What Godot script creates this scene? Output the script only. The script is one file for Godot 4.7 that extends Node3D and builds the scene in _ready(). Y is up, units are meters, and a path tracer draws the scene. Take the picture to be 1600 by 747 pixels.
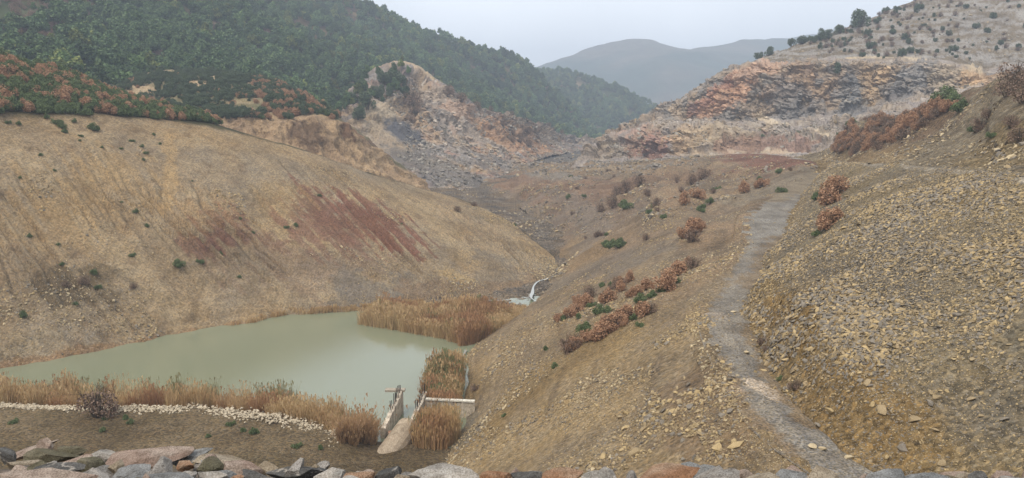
extends Node3D
# A flooded quarry valley seen from the crest of its embankment dam. Metres, y up, pond level y = 0.

const EYE := Vector3(0, 30, 0)
const FOCAL := 1209.0          # in pixels of the 1600 x 747 photograph
const PITCH := 0.15873         # radians downwards; the horizon lies on row 180

var rng := RandomNumberGenerator.new()
var sheets := {}
var used := {}
var mats := {}
var n1 := FastNoiseLite.new()
var n2 := FastNoiseLite.new()
var n3 := FastNoiseLite.new()
var ridged := FastNoiseLite.new()
var cells := FastNoiseLite.new()
var blocks := FastNoiseLite.new()

# ---------------------------------------------------------------- pixels to places
func ray(px: float, py: float) -> Vector3:
	var cx := (px - 800.0) / FOCAL
	var cy := -(py - 373.5) / FOCAL
	return Vector3(cx, cy * cos(PITCH) - sin(PITCH), -cy * sin(PITCH) - cos(PITCH))

func D(px: float, py: float, d: float) -> Vector3:      # at a distance d ahead of the camera
	var r := ray(px, py)
	return EYE + r * (d / -r.z)

func Y(px: float, py: float, y: float) -> Vector3:      # on a level y
	var r := ray(px, py)
	return EYE + r * ((y - EYE.y) / r.y)

func pix(p: Vector3) -> Vector2:
	var q := p - EYE
	var f := -q.y * sin(PITCH) - q.z * cos(PITCH)
	var up := q.y * cos(PITCH) - q.z * sin(PITCH)
	if f < 0.1:
		return Vector2(-9999, -9999)
	return Vector2(800.0 + q.x / f * FOCAL, 373.5 - up / f * FOCAL)

# ---------------------------------------------------------------- nodes
func numbered(called: String) -> String:
	if not used.has(called):
		used[called] = 0
		return called
	used[called] += 1
	return "%s_%03d" % [called, used[called]]

func tag(o: Node, label: String, category := "", group := "", kind := "") -> void:
	o.set_meta("label", label)
	if category: o.set_meta("category", category)
	if group: o.set_meta("group", group)
	if kind: o.set_meta("kind", kind)

func thing(called: String, at: Vector3, label: String, category: String, group := "") -> Node3D:
	var o := Node3D.new()
	o.name = numbered(called)
	o.position = at
	add_child(o)
	tag(o, label, category, group)
	return o

func part(called: String, mesh: Mesh, material: Material, parent: Node3D) -> MeshInstance3D:
	var o := MeshInstance3D.new()
	o.name = called
	o.mesh = mesh
	o.material_override = material
	parent.add_child(o, true)
	return o

func solo(called: String, mesh: Mesh, material: Material, at: Vector3, label: String, category: String, group := "", kind := "") -> MeshInstance3D:
	var o := MeshInstance3D.new()
	o.name = numbered(called)
	o.mesh = mesh
	o.material_override = material
	o.position = at
	add_child(o)
	tag(o, label, category, group, kind)
	return o

func lin(r: float, g: float, b: float) -> Color:         # a colour read as sRGB bytes, as the linear value vertex colours hold
	return Color(r / 255.0, g / 255.0, b / 255.0).srgb_to_linear()

func noise(type: int, freq: float, octaves: int, sd: int, fractal := FastNoiseLite.FRACTAL_FBM) -> FastNoiseLite:
	var n := FastNoiseLite.new()
	n.noise_type = type
	n.frequency = freq
	n.seed = sd
	n.fractal_type = fractal
	n.fractal_octaves = octaves
	return n

# ---------------------------------------------------------------- materials
func ramp(stops: Array) -> Gradient:
	var g := Gradient.new()
	var offs := PackedFloat32Array()
	var cols := PackedColorArray()
	for s in stops:
		offs.append(s[0])
		cols.append(s[1])
	g.offsets = offs
	g.colors = cols
	return g

func noise_tex(n: FastNoiseLite, size: int, g: Gradient) -> NoiseTexture2D:
	var t := NoiseTexture2D.new()
	t.width = size
	t.height = size
	t.seamless = true
	t.seamless_blend_skirt = 0.15
	t.noise = n
	t.color_ramp = g
	return t

func stone_images(size: int, cell_freq: float, sd: int, contrast: float) -> Array:
	# loose stones: each cell a tone and a tint of its own, gaps between the cells low
	var a := noise(FastNoiseLite.TYPE_CELLULAR, cell_freq, 1, sd, FastNoiseLite.FRACTAL_NONE)
	a.cellular_jitter = 1.0
	a.cellular_return_type = FastNoiseLite.RETURN_CELL_VALUE
	var b := noise(FastNoiseLite.TYPE_CELLULAR, cell_freq, 1, sd, FastNoiseLite.FRACTAL_NONE)
	b.cellular_jitter = 1.0
	b.cellular_return_type = FastNoiseLite.RETURN_DISTANCE2_SUB
	var c := noise(FastNoiseLite.TYPE_SIMPLEX, 0.05, 3, sd + 7)
	var ia := a.get_seamless_image(size, size, false, false, 0.12, false)
	var ib := b.get_seamless_image(size, size, false, false, 0.12, false)
	var ic := c.get_seamless_image(size, size)
	ia.convert(Image.FORMAT_L8); ib.convert(Image.FORMAT_L8); ic.convert(Image.FORMAT_L8)
	var da := ia.get_data(); var db := ib.get_data(); var dc := ic.get_data()
	var col := PackedByteArray(); col.resize(size * size * 3)
	var hgt := PackedByteArray(); hgt.resize(size * size)
	for i in size * size:
		var v := da[i] / 255.0
		var gap := clampf((db[i] / 255.0 - 0.02) * 5.0, 0.0, 1.0)
		var f := dc[i] / 255.0
		var t := 1.0 - contrast + contrast * (0.25 + 0.6 * v + 0.3 * (f - 0.5))
		var tint := fposmod(v * 7.31, 1.0)
		col[i * 3] = int(clampf(t * (0.94 + 0.06 * tint), 0, 1) * 255)
		col[i * 3 + 1] = int(clampf(t * 0.96, 0, 1) * 255)
		col[i * 3 + 2] = int(clampf(t * (1.0 - 0.12 * tint), 0, 1) * 255)
		hgt[i] = int(clampf(gap * (0.45 + 0.55 * v), 0, 1) * 255)
	return [ImageTexture.create_from_image(Image.create_from_data(size, size, false, Image.FORMAT_RGB8, col)), ImageTexture.create_from_image(Image.create_from_data(size, size, false, Image.FORMAT_L8, hgt))]

func ground_mat(called: String, tex: Texture2D, height: Texture2D, metres: float, relief_cm: float, broad: Texture2D, broad_metres: float, rough := 0.95) -> StandardMaterial3D:
	var m := StandardMaterial3D.new()
	m.resource_name = called
	m.vertex_color_use_as_albedo = true
	m.albedo_texture = tex
	m.uv1_triplanar = true
	m.uv1_world_triplanar = true
	m.uv1_scale = Vector3.ONE / metres
	m.roughness = rough
	m.metallic_specular = 0.25
	if height:
		m.heightmap_enabled = true
		m.heightmap_texture = height
		m.heightmap_scale = relief_cm
	if broad:
		m.detail_enabled = true
		m.detail_blend_mode = BaseMaterial3D.BLEND_MODE_MUL
		m.detail_albedo = broad
		m.detail_uv_layer = BaseMaterial3D.DETAIL_UV_2
		m.uv2_triplanar = true
		m.uv2_world_triplanar = true
		m.uv2_scale = Vector3.ONE / broad_metres
	mats[called] = m
	return m

func plain(called: String, c: Color, rough := 0.9, vertex := false) -> StandardMaterial3D:
	var m := StandardMaterial3D.new()
	m.resource_name = called
	m.albedo_color = c.linear_to_srgb()
	m.roughness = rough
	m.metallic_specular = 0.3
	m.vertex_color_use_as_albedo = vertex
	mats[called] = m
	return m

func leafy(called: String) -> StandardMaterial3D:
	var m := plain(called, Color(1, 1, 1), 0.8, true)
	m.backlight_enabled = true
	m.backlight = Color(0.45, 0.45, 0.4)
	return m

func make_materials() -> void:
	var gravel: Array = stone_images(512, 0.035, 3, 0.85)
	var fine: Array = stone_images(512, 0.06, 11, 0.6)
	var soil := noise_tex(noise(FastNoiseLite.TYPE_SIMPLEX_SMOOTH, 0.02, 6, 5), 1024, ramp([[0.0, Color(0.52, 0.48, 0.45)], [0.4, Color(0.82, 0.8, 0.77)], [0.62, Color(0.95, 0.93, 0.9)], [1.0, Color(1, 1, 1)]]))
	var soil_h := noise_tex(noise(FastNoiseLite.TYPE_SIMPLEX_SMOOTH, 0.03, 6, 6), 1024, ramp([[0.0, Color(0, 0, 0)], [1.0, Color(1, 1, 1)]]))
	var broad := noise_tex(noise(FastNoiseLite.TYPE_SIMPLEX_SMOOTH, 0.012, 5, 8), 512, ramp([[0.0, Color(0.72, 0.7, 0.68)], [0.5, Color(0.92, 0.91, 0.9)], [1.0, Color(1, 1, 1)]]))
	var crag := noise_tex(noise(FastNoiseLite.TYPE_SIMPLEX_SMOOTH, 0.008, 6, 9, FastNoiseLite.FRACTAL_RIDGED), 1024, ramp([[0.0, Color(0.45, 0.44, 0.44)], [0.45, Color(0.85, 0.84, 0.83)], [1.0, Color(1, 1, 1)]]))
	var crag_h := noise_tex(noise(FastNoiseLite.TYPE_CELLULAR, 0.012, 4, 10), 1024, ramp([[0.0, Color(0, 0, 0)], [1.0, Color(1, 1, 1)]]))
	ground_mat("gravelly soil", fine[0], fine[1], 6.0, 8.0, broad, 90.0)
	ground_mat("bare soil", soil, soil_h, 14.0, 12.0, broad, 120.0)
	ground_mat("scree", gravel[0], gravel[1], 3.6, 7.0, broad, 70.0)
	ground_mat("rock face", crag, crag_h, 12.0, 50.0, broad, 130.0)
	ground_mat("boulder rock", soil, soil_h, 0.42, 1.2, broad, 0.8, 0.85)
	ground_mat("loose stone", soil, soil_h, 0.9, 1.5, null, 1.0, 0.9)
	ground_mat("forest floor", broad, soil_h, 60.0, 20.0, broad, 170.0)
	ground_mat("track gravel", fine[0], fine[1], 3.0, 1.0, broad, 25.0, 0.8)
	ground_mat("old concrete", soil, soil_h, 2.2, 1.0, broad, 4.0, 0.9)
	var water := plain("murky green water", Color(0.180, 0.194, 0.126), 0.07)
	water.metallic_specular = 0.5
	water.heightmap_enabled = true
	water.heightmap_texture = soil_h
	water.heightmap_scale = 0.5
	water.uv1_triplanar = true
	water.uv1_world_triplanar = true
	water.uv1_scale = Vector3.ONE / 6.0
	var stream := plain("shallow running water", Color(0.30, 0.30, 0.27), 0.15)
	stream.metallic_specular = 0.6
	leafy("leaves")
	leafy("dry reeds")
	var tw := leafy("dry twigs")
	tw.albedo_color = Color(0.46, 0.31, 0.18).linear_to_srgb()
	plain("bark", Color(0.09, 0.07, 0.05), 0.95)
	plain("rusty steel", Color(0.06, 0.05, 0.045), 0.8)

# ---------------------------------------------------------------- terrain sheets
func spline(a: Vector3, b: Vector3, c: Vector3, d: Vector3, t: float) -> Vector3:
	return 0.5 * ((2.0 * b) + (c - a) * t + (2.0 * a - 5.0 * b + 4.0 * c - d) * t * t + (3.0 * b - a - 3.0 * c + d) * t * t * t)

func loft(called: String, rows: Array, nu: int, steps: Array, lift: Callable, tint: Callable, round_rows := 0.5) -> Dictionary:
	var M := rows.size()
	var N: int = rows[0].size()
	var rail: Array = []
	for r in rows:
		var line := PackedVector3Array()
		line.resize(nu)
		for i in nu:
			var t := float(i) / (nu - 1) * (N - 1)
			var k := mini(int(t), N - 2)
			line[i] = spline(r[maxi(k - 1, 0)], r[k], r[k + 1], r[mini(k + 2, N - 1)], t - k)
		rail.append(line)
	var vs := PackedFloat32Array()
	for j in M - 1:
		for s in int(steps[j]):
			vs.append(j + float(s) / float(steps[j]))
	vs.append(M - 1.0)
	var nv := vs.size()
	var base := PackedVector3Array()
	base.resize(nu * nv)
	for j in nv:
		var k := mini(int(vs[j]), M - 2)
		var f := vs[j] - k
		var ra: PackedVector3Array = rail[maxi(k - 1, 0)]
		var rb: PackedVector3Array = rail[k]
		var rc: PackedVector3Array = rail[k + 1]
		var rd: PackedVector3Array = rail[mini(k + 2, M - 1)]
		for i in nu:
			var straight := rb[i].lerp(rc[i], f)
			if round_rows <= 0.0:
				base[j * nu + i] = straight
			else:      # a short step beside a long one stays straight
				var w := clampf(1.5 * rb[i].distance_to(rc[i]) / maxf(maxf(rb[i].distance_to(ra[i]), rc[i].distance_to(rd[i])), 0.01), 0.0, 1.0)
				base[j * nu + i] = straight.lerp(spline(ra[i], rb[i], rc[i], rd[i], f), round_rows * w)
	var norm := normals_of(base, nu, nv)
	var pos := PackedVector3Array()
	pos.resize(nu * nv)
	for j in nv:
		for i in nu:
			var n := j * nu + i
			pos[n] = base[n] + norm[n] * float(lift.call(base[n], float(i) / (nu - 1), vs[j]))
	norm = normals_of(pos, nu, nv)
	var col := PackedColorArray()
	col.resize(nu * nv)
	var at := PackedVector2Array()
	at.resize(nu * nv)
	for j in nv:
		for i in nu:
			var n := j * nu + i
			col[n] = tint.call(pos[n], float(i) / (nu - 1), vs[j])
			at[n] = pix(pos[n])
	var s := {"name": called, "nu": nu, "nv": nv, "pos": pos, "norm": norm, "col": col, "pix": at, "vs": vs}
	sheets[called] = s
	return s

func normals_of(p: PackedVector3Array, nu: int, nv: int) -> PackedVector3Array:
	var out := PackedVector3Array()
	out.resize(p.size())
	var sum := 0.0
	for j in nv:
		var ja := maxi(j - 1, 0) * nu
		var jb := mini(j + 1, nv - 1) * nu
		var row := j * nu
		for i in nu:
			var du := p[row + mini(i + 1, nu - 1)] - p[row + maxi(i - 1, 0)]
			var dv := p[jb + i] - p[ja + i]
			var n := du.cross(dv).normalized()
			out[row + i] = n
			sum += n.y
	if sum < 0.0:
		for k in out.size():
			out[k] = -out[k]
	return out

func pick(s: Dictionary, px: float, py: float) -> int:     # the sheet's point that the photograph shows at that pixel
	var want := Vector2(px, py)
	var at: PackedVector2Array = s.pix
	var nu: int = s.nu
	var nv: int = s.nv
	var best := -1
	var score := 1e12
	for j in range(0, nv, 5):
		for i in range(0, nu, 5):
			var d := at[j * nu + i].distance_squared_to(want)
			if d < score:
				score = d
				best = j * nu + i
	var bj := best / nu
	var bi := best % nu
	for j in range(maxi(bj - 8, 0), mini(bj + 9, nv)):
		for i in range(maxi(bi - 8, 0), mini(bi + 9, nu)):
			var d := at[j * nu + i].distance_squared_to(want)
			if d < score:
				score = d
				best = j * nu + i
	return best

func place(s: Dictionary, px: float, py: float) -> Vector3:
	return s.pos[pick(s, px, py)]

func patchy(p: Vector3, c: Color, dark: Color, light: Color, freq: float) -> Color:
	# fine mottling of stones and earth, each with its own outline
	var a := n3.get_noise_3dv(p * freq * 100.0)
	var b := blocks.get_noise_3dv(p * freq * 230.0)
	return c.lerp(dark, clampf(a * 1.4 - 0.25, 0, 0.6)).lerp(light, clampf(b * 0.7 - 0.15, 0, 0.45))

func stain(s: Dictionary, line: Array, radius: float, c: Color, strength := 1.0, rag := 0.6, freq := 0.25, streak := 0.0) -> void:
	var nu: int = s.nu
	# another earth or a painted sheen showing along a line of points on the slope, its outline ragged
	var pts: Array[Vector3] = []
	var lo := Vector3(1e9, 1e9, 1e9)
	var hi := -lo
	for q in line:
		var p: Vector3 = place(s, q[0], q[1])
		pts.append(p)
		lo = lo.min(p)
		hi = hi.max(p)
	var grow := Vector3.ONE * radius * 1.8
	var box := AABB(lo - grow, hi - lo + grow * 2.0)
	var pos: PackedVector3Array = s.pos
	var col: PackedColorArray = s.col
	for n in pos.size():
		var p := pos[n]
		if not box.has_point(p):
			continue
		var d := 1e9
		if pts.size() == 1:
			d = p.distance_to(pts[0])
		for k in pts.size() - 1:
			d = minf(d, p.distance_to(Geometry3D.get_closest_point_to_segment(p, pts[k], pts[k + 1])))
		var q := p * freq * 60.0
		var e := d / radius + rag * (n2.get_noise_3dv(q) + 0.5 * n3.get_noise_3dv(q * 2.7))
		if streak > 0.0:
			e += 1.7 * streak * n3.get_noise_2d((n % nu) * 8000.0 / nu, (n / nu) * 0.3)
		var w := clampf((1.15 - e) * 2.6, 0.0, 1.0) * strength
		if w > 0.0:
			col[n] = col[n].lerp(c, w)
	s.col = col

func commit(s: Dictionary, called: String, material: Material, label: String) -> void:
	var nu: int = s.nu
	var nv: int = s.nv
	var idx := PackedInt32Array()
	idx.resize((nu - 1) * (nv - 1) * 6)
	var k := 0
	var pos: PackedVector3Array = s.pos
	var flip := (pos[1] - pos[0]).cross(pos[nu] - pos[0]).y > 0.0
	for j in nv - 1:
		for i in nu - 1:
			var a := j * nu + i
			var b := a + 1
			var c := a + nu
			var d := c + 1
			if flip:
				idx[k] = a; idx[k + 1] = c; idx[k + 2] = b; idx[k + 3] = b; idx[k + 4] = c; idx[k + 5] = d
			else:
				idx[k] = a; idx[k + 1] = b; idx[k + 2] = c; idx[k + 3] = b; idx[k + 4] = d; idx[k + 5] = c
			k += 6
	var arr := []
	arr.resize(Mesh.ARRAY_MAX)
	arr[Mesh.ARRAY_VERTEX] = s.pos
	arr[Mesh.ARRAY_NORMAL] = s.norm
	arr[Mesh.ARRAY_COLOR] = s.col
	arr[Mesh.ARRAY_INDEX] = idx
	var m := ArrayMesh.new()
	m.add_surface_from_arrays(Mesh.PRIMITIVE_TRIANGLES, arr)
	solo(called, m, material, Vector3.ZERO, label, "", "", "structure")

# ---------------------------------------------------------------- shapes
func ico(sub: int) -> Array:
	var t := (1.0 + sqrt(5.0)) / 2.0
	var v: Array[Vector3] = []
	for q in [[-1, t, 0], [1, t, 0], [-1, -t, 0], [1, -t, 0], [0, -1, t], [0, 1, t], [0, -1, -t], [0, 1, -t], [t, 0, -1], [t, 0, 1], [-t, 0, -1], [-t, 0, 1]]:
		v.append(Vector3(q[0], q[1], q[2]).normalized())
	var f := [[0, 11, 5], [0, 5, 1], [0, 1, 7], [0, 7, 10], [0, 10, 11], [1, 5, 9], [5, 11, 4], [11, 10, 2], [10, 7, 6], [7, 1, 8], [3, 9, 4], [3, 4, 2], [3, 2, 6], [3, 6, 8], [3, 8, 9], [4, 9, 5], [2, 4, 11], [6, 2, 10], [8, 6, 7], [9, 8, 1]]
	for s in sub:
		var mid := {}
		var g := []
		for tri in f:
			var m := []
			for e in 3:
				var a: int = tri[e]
				var b: int = tri[(e + 1) % 3]
				var key := Vector2i(mini(a, b), maxi(a, b))
				if not mid.has(key):
					mid[key] = v.size()
					v.append(((v[a] + v[b]) / 2.0).normalized())
				m.append(mid[key])
			g.append([tri[0], m[0], m[2]])
			g.append([tri[1], m[1], m[0]])
			g.append([tri[2], m[2], m[1]])
			g.append(m)
		f = g
	return [v, f]

var icos := {}
func rock(sd: int, sub: int, size: Vector3, cuts: int, rough: float, ca: Color, cb: Color, vein := 0.0) -> ArrayMesh:
	# an angular stone: a ball cut by planes, then chipped
	var r := RandomNumberGenerator.new()
	r.seed = sd
	if not icos.has(sub):
		icos[sub] = ico(sub)
	var v: Array[Vector3] = icos[sub][0].duplicate()
	var f: Array = icos[sub][1]
	var planes: Array = []
	for k in cuts:
		planes.append([Vector3(r.randfn(), r.randfn(), r.randfn()).normalized(), r.randf_range(0.42, 0.7) if sub > 2 else r.randf_range(0.32, 0.72)])
	var off := Vector3(r.randf(), r.randf(), r.randf()) * 500.0
	var cols: Array[Color] = []
	for i in v.size():
		var p := v[i]
		for q in planes:
			var d: float = p.dot(q[0]) - q[1]
			if d > 0.0:
				p -= q[0] * d
		p *= 1.0 + rough * (n1.get_noise_3dv(p * 60.0 + off) + 0.5 * n1.get_noise_3dv(p * 170.0 + off) + (0.45 * blocks.get_noise_3dv(p * 240.0 + off) if sub > 2 else 0.0))
		var t := clampf(0.5 + 1.1 * n1.get_noise_3dv(p * 45.0 + off * 2.0) + 0.5 * n1.get_noise_3dv(p * 190.0 + off), 0.0, 1.0)
		var c := ca.lerp(cb, t)
		if vein > 0.0:
			var w := absf(n1.get_noise_3dv(Vector3(p.x * 20.0, p.y * 60.0, p.z * 20.0) + off * 3.0))
			if w < vein * 0.12:
				c = c.lerp(Color(0.6, 0.58, 0.55), 0.8)
		cols.append(c)
		v[i] = p * size
	var st := SurfaceTool.new()
	st.begin(Mesh.PRIMITIVE_TRIANGLES)
	st.set_smooth_group(-1)
	for tri in f:
		for e in [0, 2, 1]:
			st.set_color(cols[tri[e]])
			st.add_vertex(v[tri[e]])
	st.generate_normals()
	return st.commit()

func tube(st: SurfaceTool, a: Vector3, b: Vector3, ra: float, rb: float, sides := 5, c := Color(1, 1, 1)) -> void:
	var w := (b - a).normalized()
	var u := w.cross(Vector3.UP if absf(w.y) < 0.9 else Vector3.RIGHT).normalized()
	var q := w.cross(u)
	for k in sides:
		var t0 := TAU * k / sides
		var t1 := TAU * (k + 1) / sides
		var d0 := u * cos(t0) + q * sin(t0)
		var d1 := u * cos(t1) + q * sin(t1)
		var order := [[a + d0 * ra, d0], [b + d0 * rb, d0], [b + d1 * rb, d1], [a + d0 * ra, d0], [b + d1 * rb, d1], [a + d1 * ra, d1]]
		if (w * 1.0).cross(d1 - d0).dot(d0 + d1) > 0.0:
			order.reverse()
		for p in order:
			st.set_color(c)
			st.set_normal(p[1])
			st.add_vertex(p[0])

func box(st: SurfaceTool, c: Vector3, h: Vector3, turn := 0.0, tone := Color(1, 1, 1)) -> void:
	var b := Basis(Vector3.UP, turn)
	for ax in 3:
		for s in [-1.0, 1.0]:
			var n := Vector3.ZERO
			n[ax] = s
			var u := Vector3.ZERO
			u[(ax + 1) % 3] = 1.0
			var w := n.cross(u)
			for q in [[-1, -1], [1, 1], [1, -1], [-1, -1], [-1, 1], [1, 1]] if u.cross(w).dot(n) > 0.0 else [[-1, -1], [1, -1], [1, 1], [-1, -1], [1, 1], [-1, 1]]:
				st.set_color(tone)
				st.set_normal(b * n)
				st.add_vertex(c + b * ((n + u * float(q[0]) + w * float(q[1])) * h))

func begin() -> SurfaceTool:
	var st := SurfaceTool.new()
	st.begin(Mesh.PRIMITIVE_TRIANGLES)
	return st

func leaf(st: SurfaceTool, p: Vector3, n: Vector3, size: float, long: float, c: Color, r: RandomNumberGenerator) -> void:
	var u := n.cross(Vector3(r.randfn(), r.randfn(), r.randfn())).normalized() * size
	var w := n.cross(u).normalized() * size * long
	var bend := n * size * 0.35
	var q := [p - u * 0.5 - w * 0.5, p + u * 0.5 - w * 0.35 + bend, p + u * 0.35 + w * 0.5, p - u * 0.5 + w * 0.4 + bend]
	for tri in [[0, 1, 2], [0, 2, 3]]:
		var nn: Vector3 = -(q[tri[1]] - q[tri[0]]).cross(q[tri[2]] - q[tri[0]]).normalized()
		for k in tri:
			st.set_color(c)
			st.set_normal(nn)
			st.add_vertex(q[k])

func foliage(sd: int, lobes: Array, count: int, size: float, ca: Color, cb: Color, long := 1.0) -> ArrayMesh:
	# leaf sprays spread through lobes [centre, radii]; the tone of each spray is its own
	var r := RandomNumberGenerator.new()
	r.seed = sd
	var st := begin()
	var total := 0.0
	for l in lobes:
		total += l[1].x * l[1].z
	for l in lobes:
		var n := int(count * l[1].x * l[1].z / total)
		for k in n:
			var d := Vector3(r.randfn(), r.randfn(), r.randfn()).normalized()
			var p: Vector3 = l[0] + d * l[1] * (0.55 + 0.5 * sqrt(r.randf()))
			if p.y < 0.02:
				continue
			var nn := (d + Vector3(r.randfn(), r.randfn(), r.randfn()) * 0.55).normalized()
			leaf(st, p, nn, size * r.randf_range(0.6, 1.35), long, ca.lerp(cb, r.randf()), r)
	return st.commit()

func stems(sd: int, count: int, height: float, spread: float, radius: float) -> ArrayMesh:
	var r := RandomNumberGenerator.new()
	r.seed = sd
	var st := begin()
	for k in count:
		var a := r.randf() * TAU
		var tip := Vector3(cos(a) * spread * r.randf(), height * r.randf_range(0.7, 1.0), sin(a) * spread * r.randf())
		var foot := Vector3(cos(a), 0, sin(a)) * spread * 0.12 - Vector3(0, 0.25, 0)
		var mid := foot.lerp(tip, 0.5) + Vector3(r.randfn(), 0, r.randfn()) * spread * 0.1
		tube(st, foot, mid, radius, radius * 0.7, 4)
		tube(st, mid, tip, radius * 0.7, radius * 0.2, 4)
		for b in 3:
			var q := mid.lerp(tip, r.randf())
			tube(st, q, q + Vector3(r.randfn() * spread * 0.3, height * 0.18, r.randfn() * spread * 0.3), radius * 0.35, radius * 0.12, 3)
	return st.commit()

func shrub_lobes(sd: int, n: int, w: float, h: float) -> Array:
	var r := RandomNumberGenerator.new()
	r.seed = sd
	var out := []
	for k in n:
		var a := r.randf() * TAU
		var e := sqrt(r.randf()) * 0.85
		var s := r.randf_range(0.2, 0.52)
		out.append([Vector3(cos(a) * e * w, h * r.randf_range(0.22, 0.75) * (1.0 - 0.35 * e), sin(a) * e * w), Vector3(w * s, h * s * 0.75, w * s)])
	return out

func pine_lobes(sd: int, w: float, h: float, start: float) -> Array:
	var r := RandomNumberGenerator.new()
	r.seed = sd
	var out := []
	for k in 9:
		var t := (k + r.randf()) / 9.0
		var reach := w * (0.95 - 0.5 * t * t)
		var a := r.randf() * TAU
		out.append([Vector3(cos(a) * reach * 0.55, h * lerpf(start, 0.88, t), sin(a) * reach * 0.55), Vector3(reach * 0.6, h * 0.13, reach * 0.6)])
	return out

var kinds := {}
func kind(called: String, trunk: Mesh, crown: Mesh, trunk_name := "stem", crown_name := "foliage") -> void:
	if not kinds.has(called):
		kinds[called] = []
	kinds[called].append([trunk, crown, trunk_name, crown_name])

func plant(called: String, of: String, p: Vector3, size: float, label: String, category: String, group: String) -> Node3D:
	var list: Array = kinds[of]
	var v: Array = list[rng.randi() % list.size()]
	var o := thing(called, p, label, category, group)
	o.rotation.y = rng.randf() * TAU
	o.scale = Vector3(size * rng.randf_range(0.9, 1.12), size * rng.randf_range(0.85, 1.12), size * rng.randf_range(0.9, 1.12))
	part(v[2], v[0], mats["bark"], o)
	part(v[3], v[1], mats["leaves"], o)
	return o

func swarm(called: String, mesh: Mesh, material: Material, put: Array, label: String, colors := []) -> void:
	if put.is_empty():
		return
	var mm := MultiMesh.new()
	mm.transform_format = MultiMesh.TRANSFORM_3D
	mm.use_colors = not colors.is_empty()
	mm.mesh = mesh
	mm.instance_count = put.size()
	for i in put.size():
		mm.set_instance_transform(i, put[i])
		if mm.use_colors:
			mm.set_instance_color(i, colors[i])
	var o := MultiMeshInstance3D.new()
	o.name = numbered(called)
	o.multimesh = mm
	o.material_override = material
	add_child(o)
	tag(o, label, called.replace("_", " "), "", "stuff")

func inside(p: Vector2, poly: PackedVector2Array) -> bool:
	return Geometry2D.is_point_in_polygon(p, poly)

func poly(a: Array) -> PackedVector2Array:
	var out := PackedVector2Array()
	for q in a:
		out.append(Vector2(q[0], q[1]))
	return out

func stone_at(p: Vector3, n: Vector3, s: Vector3) -> Transform3D:
	# a slab that lies roughly along the slope
	var up := (n + Vector3(rng.randfn(), rng.randfn(), rng.randfn()) * 0.36).normalized()
	var x := up.cross(Vector3(rng.randfn(), rng.randfn(), rng.randfn())).normalized()
	return Transform3D(Basis(x * s.x, up * s.y, x.cross(up) * s.z), p + n * s.y * 0.15)


# ---------------------------------------------------------------- colours
const GAIN := 1.72
func A(r: float, g: float, b: float) -> Color:
	var c := lin(r, g, b)
	var y := 0.3 * c.r + 0.6 * c.g + 0.1 * c.b
	c = c.lerp(Color(y, y, y), 0.08)
	c.b *= 0.985
	return Color(minf(c.r * GAIN, 0.95), minf(c.g * GAIN, 0.95), minf(c.b * GAIN, 0.95))

func blend(p: Vector3, a: Color, b: Color, freq: float, bias := 0.5, sharp := 1.4) -> Color:
	var q := p * freq * 420.0
	return a.lerp(b, clampf(bias + sharp * (n2.get_noise_3dv(q) + 0.45 * n3.get_noise_3dv(q * 3.1)), 0.0, 1.0))

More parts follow.
